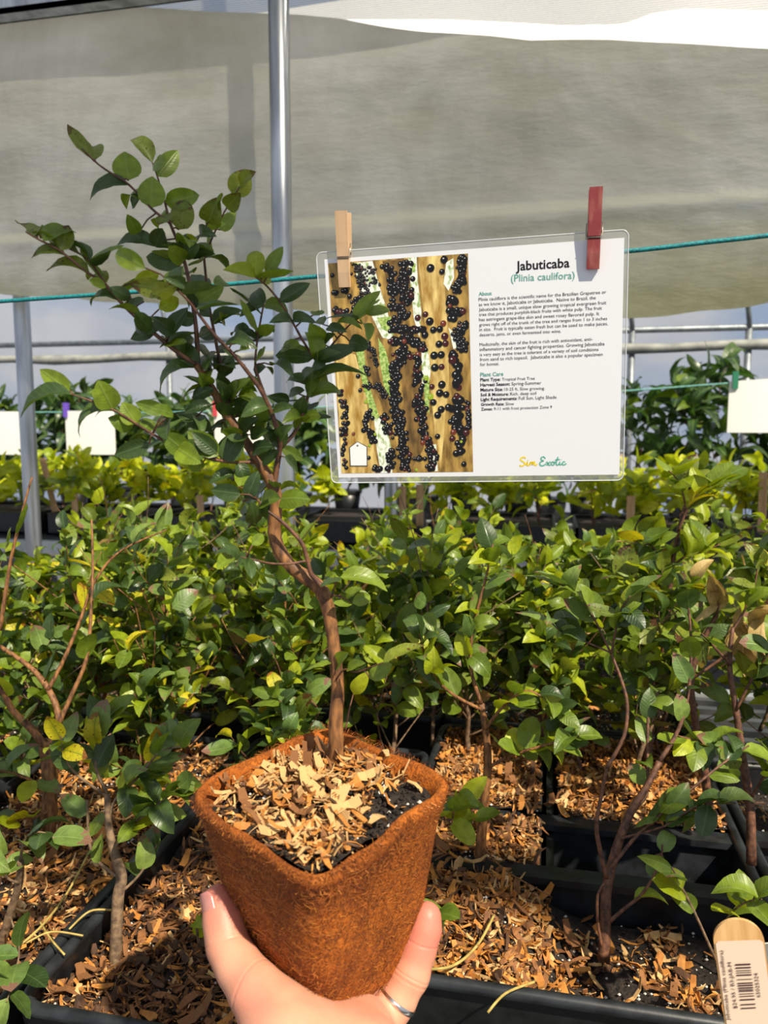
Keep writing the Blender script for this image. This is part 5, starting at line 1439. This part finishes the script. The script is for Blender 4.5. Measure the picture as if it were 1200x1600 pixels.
    for c, rad in ((A(345, 1400, 0.40), 0.016), (A(664, 1448, 0.415), 0.020)):     # pinker finger ends
        vd = n.new('ShaderNodeVectorMath'); vd.operation = 'DISTANCE'; vd.inputs[1].default_value = tuple(c); l.new(tc.outputs['Object'], vd.inputs[0])
        mr = n.new('ShaderNodeMapRange'); mr.inputs['From Min'].default_value = rad * 0.6; mr.inputs['From Max'].default_value = rad * 1.3; mr.inputs['To Min'].default_value = 0.55; mr.inputs['To Max'].default_value = 0
        l.new(vd.outputs['Value'], mr.inputs['Value'])
        mx = n.new('ShaderNodeMix'); mx.data_type = 'RGBA'; mx.inputs['B'].default_value = srgb(196, 98, 86); l.new(mr.outputs['Result'], mx.inputs['Factor']); l.new(col, mx.inputs['A']); col = mx.outputs['Result']
    l.new(col, p.inputs['Base Color'])
    p.inputs['Roughness'].default_value = 0.5; p.inputs['Subsurface Weight'].default_value = 0.12; p.inputs['Subsurface Radius'].default_value = (0.006, 0.002, 0.001); p.inputs['Subsurface Scale'].default_value = 1.0
    n3 = n.new('ShaderNodeTexVoronoi'); n3.inputs['Scale'].default_value = 900; l.new(tc.outputs['Object'], n3.inputs['Vector'])
    bp = n.new('ShaderNodeBump'); bp.inputs['Strength'].default_value = 0.12; bp.inputs['Distance'].default_value = 0.0006; l.new(n3.outputs['Distance'], bp.inputs['Height'])
    acc = None
    creases = [(PK[2], PK[3] - PK[1], 0.0006, 0.013), (PK[2] * 0.8 + PK[3] * 0.2, PK[3] - PK[1], 0.0004, 0.013), (PK[3] * 0.4 + PK[4] * 0.6, PK[4] - PK[3], 0.0005, 0.012), (PK[1] * 0.75 + PK[2] * 0.25, PK[2] - PK[1], 0.0004, 0.013),
               (TH[2], TH[2] - TH[1], 0.0005, 0.014), (TH[4], TH[4] - TH[2] + np.array([0.01, 0, 0.008]), 0.0006, 0.018)]
    for c, ax, wd, rad in creases:
        ax = Vector(ax).normalized()
        sb = n.new('ShaderNodeVectorMath'); sb.operation = 'SUBTRACT'; sb.inputs[1].default_value = tuple(c); l.new(tc.outputs['Object'], sb.inputs[0])
        wob = n.new('ShaderNodeMath'); wob.operation = 'MULTIPLY'; wob.inputs[1].default_value = 0.004; l.new(nz.outputs['Fac'], wob.inputs[0])
        dt = n.new('ShaderNodeVectorMath'); dt.operation = 'DOT_PRODUCT'; dt.inputs[1].default_value = tuple(ax); l.new(sb.outputs['Vector'], dt.inputs[0])
        ad = n.new('ShaderNodeMath'); ad.operation = 'ADD'; l.new(dt.outputs['Value'], ad.inputs[0]); l.new(wob.outputs[0], ad.inputs[1])
        ab_ = n.new('ShaderNodeMath'); ab_.operation = 'ABSOLUTE'; l.new(ad.outputs[0], ab_.inputs[0])
        m1 = n.new('ShaderNodeMapRange'); m1.interpolation_type = 'SMOOTHSTEP'; m1.inputs['From Max'].default_value = wd * 2.4; m1.inputs['To Min'].default_value = 1; m1.inputs['To Max'].default_value = 0; l.new(ab_.outputs[0], m1.inputs['Value'])
        ln = n.new('ShaderNodeVectorMath'); ln.operation = 'LENGTH'; l.new(sb.outputs['Vector'], ln.inputs[0])
        m2 = n.new('ShaderNodeMapRange'); m2.inputs['From Min'].default_value = rad * 0.8; m2.inputs['From Max'].default_value = rad; m2.inputs['To Min'].default_value = 1; m2.inputs['To Max'].default_value = 0; l.new(ln.outputs['Value'], m2.inputs['Value'])
        pr = n.new('ShaderNodeMath'); pr.operation = 'MULTIPLY'; l.new(m1.outputs['Result'], pr.inputs[0]); l.new(m2.outputs['Result'], pr.inputs[1])
        if acc is None: acc = pr.outputs[0]
        else:
            mxx = n.new('ShaderNodeMath'); mxx.operation = 'MAXIMUM'; l.new(acc, mxx.inputs[0]); l.new(pr.outputs[0], mxx.inputs[1]); acc = mxx.outputs[0]
    b2 = n.new('ShaderNodeBump'); b2.invert = True; b2.inputs['Strength'].default_value = 0.28; b2.inputs['Distance'].default_value = 0.0008
    l.new(acc, b2.inputs['Height']); l.new(bp.outputs['Normal'], b2.inputs['Normal']); l.new(b2.outputs['Normal'], p.inputs['Normal'])
    hroot = thing('hand', Vector(wr_l), 'bare left hand cupping the coir pot from below, thumb and little finger showing', 'hand')
    me = mk_mesh('palm_and_fingers', V, [tuple(int(i) for i in f) for f in Fc], [m], True)
    link('palm_and_fingers', me, hroot)
    # thumb nail, on the outer side of the tip
    tdir = Vector(TH[0] - TH[1]).normalized()
    nrm = (-RT * 0.62 - FW * 0.75 + UP * 0.2); nrm = (nrm - tdir * nrm.dot(tdir)).normalized()
    sd = tdir.cross(nrm)
    c = Vector(TH[0]) * 0.72 + Vector(TH[1]) * 0.28
    v, f = [], []
    for i in range(9):
        t = i / 8
        hw = 0.0056 * (1 - (2 * t - 1) ** 6) ** 0.5 if 0 < i < 8 else 0.003
        for k in range(7):
            s = (k / 6 * 2 - 1)
            ang = s * hw / 0.0086
            v.append(c + tdir * (t * 0.0140 - 0.0050) + (nrm * math.cos(ang) + sd * math.sin(ang)) * (0.00925 - 0.0009 * t))
    for i in range(8):
        for k in range(6):
            a = i * 7 + k; f.append((a, a + 1, a + 8, a + 7))
    nm = noisy('nail', srgb(176, 116, 108), srgb(190, 134, 122), 60, 0.28)
    ob = link('nail', mk_mesh('nail', v, f, [nm], True), hroot)
    so = ob.modifiers.new('thick', 'SOLIDIFY'); so.thickness = 0.0006; so.offset = 0
    # ring
    a, b = Vector(PK[0]), Vector(PK[1])
    ax = (Vector(PK[2]) - a).normalized(); cc = b.copy()
    s1 = ax.orthogonal().normalized(); s2 = ax.cross(s1)
    v, f = [], []
    N = 48
    for k in range(N):
        t = 2 * math.pi * k / N; dr = s1 * math.cos(t) + s2 * math.sin(t)
        for rr, h in ((0.0100, -0.0015), (0.0112, -0.0013), (0.0114, 0), (0.0112, 0.0013), (0.0100, 0.0015)):
            v.append(cc + dr * rr + ax * h)
    for k in range(N):
        for j in range(5):
            f.append((k * 5 + j, ((k + 1) % N) * 5 + j, ((k + 1) % N) * 5 + (j + 1) % 5, k * 5 + (j + 1) % 5))
    link('ring', mk_mesh('ring', v, f, [plain('silver', srgb(214, 214, 212), 0.2, 1.0)], True), hroot)['label'] = 'plain silver ring'
hand()

# ------------------------------------------------------------------ foreground plants read off the photograph
def drawn_plant(label, base_px, z0, paths, nleaf, pal, r, mat=M_BARK, leafL=(0.026, 0.036), soil=0.852):
    """paths: pixel polylines with radii; depth per path given at start and end"""
    b = P(*base_px, z0)
    t = thing('jabuticaba_sapling', (b.x, b.y, b.z - 0.01), label, 'plant')
    ends = []
    for k, (px, rad, za, zb, leafy) in enumerate(paths):
        n = len(px)
        pts = [P(x, y, za + (zb - za) * i / (n - 1)) for i, (x, y) in enumerate(px)]
        if k == 0: pts[0] = pts[0] + Vector((0, 0, -0.012))
        q, w = spline(pts, [a * (1.0 if k == 0 else 0.82) * z0 / F for a in rad], 4)
        mb = MB(); mb.tube(q, w, 8); mb.obj('trunk' if k == 0 else 'branch', mat, t, True)
        if leafy: ends.append((q, leafy))
    keys, wts = zip(*pal.items())
    for q, leafy in ends:
        for i in range(leafy):
            c = q[int(len(q) * (0.35 + 0.65 * (i + 0.5) / leafy)) - 1]
            d = (q[-1] - q[len(q) // 2]).normalized() * 0.6 + Vector((r.gauss(0, 0.7), r.gauss(0, 0.5), r.gauss(0.1, 0.5)))
            L = r.uniform(*leafL)
            put_leaf(t, c, d, Vector((r.gauss(0, 0.4), r.gauss(-0.3, 0.4), 1)), L, L, LEAF[r.choices(keys, wts)[0], r.randrange(7)])
    return t

r_ = random.Random(91)
PALD = {'deep': 4, 'mid': 4, 'dry': 3, 'olive': 1}
drawn_plant('leggy sapling with forked bare stems rooted in the dark soil cell', (944, 1478), 0.664,
            [([(944, 1480), (946, 1440), (948, 1390), (962, 1330), (985, 1270), (1010, 1230), (1030, 1190)], [10, 8.5, 8, 7.5, 6.5, 5.5, 5], 0.664, 0.70, 0),
             ([(948, 1372), (938, 1330), (932, 1290), (940, 1240), (948, 1200)], [5, 4.5, 4, 3.5, 3], 0.667, 0.66, 0),
             ([(948, 1200), (975, 1150), (980, 1100), (970, 1060), (955, 1022)], [4, 3.6, 3.4, 3, 2.6], 0.66, 0.68, 0),
             ([(955, 1022), (930, 970), (905, 930), (868, 910)], [2.4, 2, 1.8, 1.4], 0.68, 0.70, 9),
             ([(955, 1022), (962, 985), (970, 955), (985, 930)], [2.4, 2, 1.8, 1.4], 0.68, 0.66, 9),
             ([(955, 1020), (915, 1003), (880, 990), (850, 960)], [2, 1.8, 1.6, 1.2], 0.68, 0.72, 7),
             ([(1030, 1190), (1060, 1140), (1075, 1085), (1080, 1010), (1075, 940)], [5, 4, 3.6, 3, 2.2], 0.70, 0.72, 6),
             ([(985, 1270), (1010, 1240), (1012, 1180), (1014, 1110), (1030, 1080)], [4.2, 3.8, 3.4, 3, 2.2], 0.69, 0.74, 6),
             ([(955, 1355), (1000, 1300), (1060, 1250), (1120, 1200), (1170, 1165)], [4, 3.4, 3, 2.4, 1.6], 0.67, 0.70, 10),
             ([(952, 1440), (975, 1420), (1005, 1395), (1030, 1350), (1035, 1320)], [4, 3.2, 2.8, 2.2, 1.6], 0.66, 0.66, 3),
             ([(940, 1478), (934, 1440), (934, 1400), (944, 1380)], [3.2, 3, 2.8, 2.2], 0.66, 0.664, 0),
             ([(970, 1310), (1040, 1290), (1090, 1260), (1150, 1255)], [2.6, 2.2, 1.8, 1.2], 0.68, 0.66, 8)],
            0, PALD, r_, M_TWIG)
drawn_plant('sapling with a thick forked reddish trunk and few leaves', (76, 1300), 0.80,
            [([(72, 1300), (78, 1250), (76, 1200), (72, 1165)], [13, 11.5, 11, 11], 0.80, 0.80, 0),
             ([(72, 1168), (50, 1140), (20, 1110), (5, 1080), (-15, 1040)], [8, 7, 6, 5, 4], 0.80, 0.78, 4),
             ([(72, 1168), (92, 1130), (80, 1085), (50, 1045), (0, 1010)], [8, 7, 6, 5, 4], 0.80, 0.84, 3),
             ([(90, 1135), (110, 1090), (135, 1030), (142, 960), (145, 880), (143, 812)], [5, 4.4, 4, 3.4, 2.6, 1.8], 0.80, 0.84, 3),
             ([(75, 1078), (100, 1030), (125, 970), (150, 905), (190, 860), (260, 828)], [4.6, 4, 3.5, 3, 2.4, 1.6], 0.82, 0.86, 7),
             ([(0, 985), (8, 930), (18, 870), (35, 800), (50, 745)], [4.4, 3.8, 3.2, 2.5, 1.8], 0.82, 0.82, 1),
             ([(78, 1240), (55, 1222), (20, 1208), (-10, 1204)], [4.2, 3.4, 2.8, 2.2], 0.80, 0.77, 6),
             ([(85, 1260), (60, 1275), (25, 1282), (0, 1300)], [3.6, 3, 2.4, 2], 0.80, 0.76, 6)],
            0, {'dry': 5, 'deep': 3, 'mid': 2, 'bright': 2, 'yellow': 1}, r_, M_BARK, (0.030, 0.042))
drawn_plant('knobbly thin trunk rising from the chips left of the thumb', (183, 1500), 0.644,
            [([(180, 1502), (182, 1460), (185, 1400), (190, 1370), (178, 1330), (170, 1290), (168, 1240)], [11, 9.5, 9.5, 9, 7.5, 6, 5], 0.644, 0.66, 0),
             ([(190, 1372), (170, 1360), (145, 1335), (138, 1300), (136, 1250)], [4, 3.4, 3, 2.6, 2], 0.65, 0.66, 4),
             ([(192, 1392), (215, 1370), (230, 1348), (245, 1320)], [3, 2.4, 2, 1.4], 0.65, 0.66, 4),
             ([(176, 1330), (195, 1300), (230, 1270), (262, 1245), (282, 1230)], [3.6, 3, 2.6, 2, 1.4], 0.655, 0.64, 14),
             ([(170, 1290), (180, 1250), (220, 1210), (250, 1175), (290, 1165)], [3.6, 3, 2.6, 2, 1.4], 0.658, 0.65, 14),
             ([(168, 1240), (150, 1200), (155, 1150), (180, 1100)], [3.6, 3, 2.6, 2], 0.66, 0.68, 12),
             ([(168, 1245), (120, 1210), (100, 1180), (95, 1150)], [3, 2.6, 2.2, 1.4], 0.66, 0.64, 8)],
            0, {'deep': 4, 'mid': 4, 'yellow': 1.6, 'dry': 2.4, 'bright': 1}, r_, M_TWIGG, (0.024, 0.036))
drawn_plant('upright leafy sapling to the right of the coir pot, growing through orange chips', (752, 1352), 0.775,
            [([(750, 1352), (752, 1310), (756, 1260), (762, 1200), (760, 1150), (752, 1100)], [9, 8, 7, 6.5, 5.5, 4.5], 0.775, 0.76, 0),
             ([(756, 1290), (735, 1270), (715, 1250), (705, 1290)], [3, 2.6, 2.2, 1.6], 0.772, 0.70, 12),
             ([(762, 1200), (800, 1180), (850, 1165), (905, 1150)], [3.4, 3, 2.6, 1.6], 0.765, 0.72, 14),
             ([(758, 1140), (790, 1100), (830, 1080), (880, 1120)], [3.4, 3, 2.6, 1.6], 0.76, 0.72, 14),
             ([(752, 1100), (735, 1040), (740, 980), (760, 900), (770, 850)], [4, 3.4, 3, 2.4, 1.6], 0.76, 0.76, 18),
             ([(754, 1110), (700, 1080), (670, 1040), (655, 990)], [3.4, 3, 2.4, 1.6], 0.76, 0.72, 14),
             ([(752, 1320), (790, 1360), (860, 1400)], [2, 1.6, 1.0], 0.775, 0.70, 0)],
            0, {'mid': 4, 'bright': 4, 'deep': 2, 'dry': 1}, r_, M_BARK, (0.026, 0.038))
drawn_plant('tall thin sapling with lime tips rising above its neighbours below the card', (1010, 1190), 0.98,
            [([(1010, 1195), (1020, 1100), (1040, 1000), (1048, 900), (1060, 830), (1070, 790)], [7, 6, 5, 4, 3, 2.2], 0.98, 0.96, 0),
             ([(1060, 830), (1075, 795), (1100, 765), (1130, 750)], [2.4, 2, 1.6, 1.0], 0.96, 0.94, 9),
             ([(1072, 800), (1068, 775), (1060, 752), (1045, 735)], [2, 1.7, 1.4, 1.0], 0.96, 0.95, 7),
             ([(1048, 900), (1030, 870), (1015, 850), (990, 845)], [2.4, 2, 1.6, 1.0], 0.965, 0.95, 9),
             ([(1046, 890), (1070, 870), (1100, 862), (1125, 850)], [2.4, 2, 1.6, 1.0], 0.965, 0.95, 9),
             ([(1040, 1000), (1010, 950), (990, 920), (960, 900)], [2.6, 2, 1.6, 1.0], 0.97, 0.95, 10)],
            0, {'bright': 5, 'mid': 3, 'olive': 2, 'yellow': 0.5}, r_, M_TWIG, (0.034, 0.048))
drawn_plant('sapling with a cluster of dead tan leaves over dark twisted stems', (1110, 1260), 0.80,
            [([(1110, 1262), (1100, 1200), (1085, 1120), (1080, 1060), (1095, 1010), (1120, 960)], [7.5, 6.5, 5.5, 5, 4.2, 3.4], 0.80, 0.78, 0),
             ([(1120, 962), (1122, 948), (1122, 938)], [2.4, 2, 1.6], 0.78, 0.775, 5),
             ([(1082, 1060), (1140, 1020), (1170, 990), (1195, 960)], [3, 2.6, 2.2, 1.6], 0.79, 0.76, 10)],
            0, {'tan': 1}, r_, M_TWIG, (0.034, 0.044))
drawn_plant('arching sapling at the right edge with curled yellow-tipped leaves', (1175, 1330), 0.74,
            [([(1175, 1332), (1172, 1260), (1160, 1180), (1150, 1110), (1140, 1040), (1145, 980)], [8, 7, 6, 5, 4.2, 3], 0.74, 0.76, 0),
             ([(1150, 1110), (1175, 1060), (1195, 1030), (1215, 1000)], [3.2, 2.8, 2.2, 1.6], 0.75, 0.72, 9),
             ([(1142, 1040), (1115, 1010), (1095, 990), (1075, 985)], [3, 2.6, 2, 1.4], 0.755, 0.74, 9),
             ([(1145, 985), (1165, 950), (1180, 910), (1185, 870)], [2.6, 2.2, 1.8, 1.2], 0.76, 0.76, 12),
             ([(1162, 1190), (1130, 1170), (1100, 1160), (1060, 1150)], [3, 2.6, 2, 1.4], 0.745, 0.72, 10),
             ([(1172, 1250), (1200, 1200), (1215, 1150)], [3, 2.4, 1.6], 0.74, 0.71, 8)],
            0, {'mid': 4, 'olive': 3, 'bright': 2, 'deep': 3, 'dry': 2}, r_, M_TWIG, (0.028, 0.040))
drawn_plant('low drooping shoot of dry-edged leaves over the left tray rim', (20, 1470), 0.62,
            [([(-5, 1475), (15, 1430), (30, 1380), (32, 1345)], [8, 7, 6, 5], 0.66, 0.62, 0),
             ([(32, 1345), (38, 1315), (60, 1300), (85, 1310)], [3, 2.4, 2, 1.4], 0.62, 0.60, 6),
             ([(30, 1380), (10, 1370), (0, 1340), (-12, 1330)], [3, 2.4, 2, 1.4], 0.63, 0.60, 6),
             ([(15, 1430), (30, 1480), (22, 1530), (10, 1565)], [2, 1.7, 1.5, 1.0], 0.62, 0.56, 7)],
            0, {'dry': 6, 'deep': 2, 'mid': 2}, r_, M_TWIGG, (0.024, 0.034))

# ------------------------------------------------------------------ price stick in the right tray
def price_stick():
    top, bot = P(1150, 1437, 0.400), P(1226, 2000, 0.424)
    d = (top - bot); L = d.length; d.normalize()
    fwd = (CAM - top); fwd = (fwd - d * fwd.dot(d)).normalized()
    fwd = max((Matrix.Rotation(math.radians(a), 3, d) @ fwd for a in (-9, 9)), key=lambda q: q.dot(SUN_DIR))
    sd = d.cross(fwd).normalized()
    M = Matrix(((sd.x, d.x, fwd.x, bot.x), (sd.y, d.y, fwd.y, bot.y), (sd.z, d.z, fwd.z, bot.z), (0, 0, 0, 1)))
    hw = 0.0124; T = 0.0018
    t = thing('price_stick', bot, 'wide round-ended wooden stick with a printed price label in the soil', 'plant label')
    prof = [(-hw, 0), (hw, 0)] + [(hw * math.cos(a), L - hw + hw * math.sin(a)) for a in [math.pi * k / 20 for k in range(21)]]
    n = len(prof)
    v = [(x, y, 0) for x, y in prof] + [(x, y, -T) for x, y in prof]
    f = [tuple(range(n)), tuple(range(2 * n - 1, n - 1, -1))] + [((i + 1) % n, i, n + i, n + (i + 1) % n) for i in range(n)]
    wood = noisy('stick_wood', srgb(196, 150, 92), srgb(218, 176, 118), 220, 0.6, 0.1, 4, (1, 0.08, 1))
    link('stick', mk_mesh('stick', v, f, [wood]), t, M)
    Mi = M.inverted()
    def at(X, Y):
        """a point of the zoomed view of the label -> stick coordinates"""
        dr = P(1050 + X * 0.125, 1400 + Y * 0.125, 1) - CAM
        q = Mi @ (CAM + dr * ((bot - CAM).dot(fwd) / dr.dot(fwd)))
        return Vector((q.x, q.y))
    ly1 = (at(530, 560).y + at(1100, 540).y) / 2; ly0 = 0.03
    lw = hw - 0.0007
    lab = link('label', mk_mesh('label', [(-lw, ly0, 0.0004), (lw, ly0, 0.0004), (lw, ly1 - 0.0015, 0.0004), (lw - 0.0015, ly1, 0.0004), (-lw + 0.0015, ly1, 0.0004), (-lw, ly1 - 0.0015, 0.0004)],
                                [tuple(range(6))], [plain('label_paper', srgb(222, 198, 174), 0.6)]), t, M)
    inkm = plain('label_ink', srgb(58, 26, 34), 0.6)
    def tl(body, p0, p1, size):
        """a line reading up the stick, along the baseline from p0 to p1"""
        cu = bpy.data.curves.new('t', 'FONT'); cu.body = body; cu.size = 1; cu.resolution_u = 2; cu.offset = 0.0
        me = curve_to_mesh(cu)
        w = max(q.co.x for q in me.vertices)
        e = (p1 - p0); up_ = Vector((-e.y, e.x)).normalized()
        for q in me.vertices:
            r2_ = p0 + e * (q.co.x / w) + up_ * (q.co.y * size)
            q.co = (r2_.x, r2_.y, 0.0008)
        me.materials.clear(); me.materials.append(inkm)
        link('label_text', me, lab, M)
    tl('Jabuticaba (Plinia cauliflora)', at(722, 1535), at(634, 668), 0.0027)
    tl('$24.95 / B3-JAB-M', at(815, 1396), at(738, 815), 0.0027)
    tl('65025324', at(1104, 1256), at(1068, 950), 0.0027)
    mb = MB()
    A0, A1, B0, B1 = at(785, 840), at(860, 1400), at(975, 832), at(1045, 1390)
    for y, h in ((845, 18), (885, 16), (920, 8), (945, 8), (976, 16), (1030, 8), (1077, 14), (1105, 16), (1135, 14), (1155, 6), (1168, 6), (1180, 6), (1210, 8), (1240, 10), (1283, 16), (1344, 14), (1390, 14)):
        k0, k1 = (y - h / 2 - 838) / 560, (y + h / 2 - 838) / 560
        mb.add([(*A0.lerp(A1, k0), 0.0008), (*A0.lerp(A1, k1), 0.0008), (*B0.lerp(B1, k1), 0.0008), (*B0.lerp(B1, k0), 0.0008)], [(0, 1, 2, 3)])
    link('barcode', mk_mesh('barcode', mb.v, mb.f, [inkm]), lab, M)
price_stick()

# ------------------------------------------------------------------ small things on the trays
def white_tag():
    a = P(1206, 1475, 0.45); b = P(1214, 1640, 0.50)
    d = (a - b); L = d.length; d.normalize(); f_ = (CAM - a); f_ = (f_ - d * f_.dot(d)).normalized(); sd = d.cross(f_)
    M = Matrix(((sd.x, d.x, f_.x, b.x), (sd.y, d.y, f_.y, b.y), (sd.z, d.z, f_.z, b.z), (0, 0, 0, 1)))
    hw = 0.0065
    prof = [(0, -0.03), (hw, 0)] + [(hw * math.cos(t), L - hw + hw * math.sin(t)) for t in [math.pi * k / 10 for k in range(11)]] + [(-hw, 0)]
    n = len(prof)
    v = [(x, y, 0) for x, y in prof] + [(x, y, -0.0008) for x, y in prof]
    f = [tuple(range(n)), tuple(range(2 * n - 1, n - 1, -1))] + [((i + 1) % n, i, n + i, n + (i + 1) % n) for i in range(n)]
    tag(link('plant_tag', mk_mesh('plant_tag', v, f, [plain('tag_white', srgb(236, 232, 214), 0.5)]), None, M), 'slim white plastic plant tag just behind the wooden price stick', 'plant label')
white_tag()

M_DRY = noisy('dry_twig', srgb(150, 128, 62), srgb(190, 168, 96), 120, 0.7)
for px, w, lab in (([(0, 1500), (60, 1452), (105, 1395), (140, 1330)], 2.6, 'long dry yellowish twig leaning across the left trays'),
                   ([(108, 1452), (140, 1424), (175, 1422)], 2.2, 'short dry twig end lying on the rim of the left tray'),
                   ([(40, 1474), (80, 1456), (130, 1462)], 2.0, 'thin dry twig crossing the black gap between the left trays'),
                   ([(62, 1440), (80, 1468), (101, 1492)], 2.0, 'bent dry twig hanging over the rim of the left tray'),
                   ([(655, 1514), (705, 1510), (745, 1478), (772, 1430)], 2.8, 'curved yellow twig lying on the chips beside the little finger'),
                   ([(762, 1582), (790, 1552), (835, 1534)], 2.4, 'dry twig lying over the front rim of the tray')):
    pts = [PZ(x, y, 0.874 + 0.004 * (i % 2)) for i, (x, y) in enumerate(px)]
    q, rr = spline(pts, [w * 0.65 / F * 0.8] * len(pts), 6)
    mb = MB(); mb.tube(q, rr, 6); tag(mb.obj('dry_twig', M_DRY, None, True), lab, 'twig')
rs = random.Random(4)
drawn_plant('small bright shoot of two leaves beside the thumb', (306, 1470), 0.66, [([(312, 1476), (308, 1455), (306, 1438)], [2.2, 2, 1.6], 0.655, 0.64, 3)], 0, {'mid': 1, 'bright': 1}, rs, M_TWIGG, (0.018, 0.024))
drawn_plant('low green shoot emerging from the chips next to the little finger', (690, 1470), 0.66, [([(700, 1478), (692, 1450), (682, 1428), (676, 1412)], [2.4, 2.2, 1.8, 1.5], 0.66, 0.64, 4)], 0, {'mid': 2, 'dry': 1, 'bright': 1}, rs, M_TWIGG, (0.024, 0.032))
drawn_plant('thin arching shoot with pale leaves behind the price stick', (1120, 1450), 0.60, [([(1118, 1475), (1085, 1425), (1062, 1380), (1050, 1355)], [2.4, 2.2, 1.8, 1.4], 0.62, 0.62, 5), ([(1118, 1470), (1140, 1430), (1165, 1410), (1190, 1405)], [2.2, 2, 1.7, 1.3], 0.61, 0.52, 8)], 0, {'mid': 3, 'bright': 2, 'dry': 1}, rs, M_TWIGG, (0.024, 0.034))
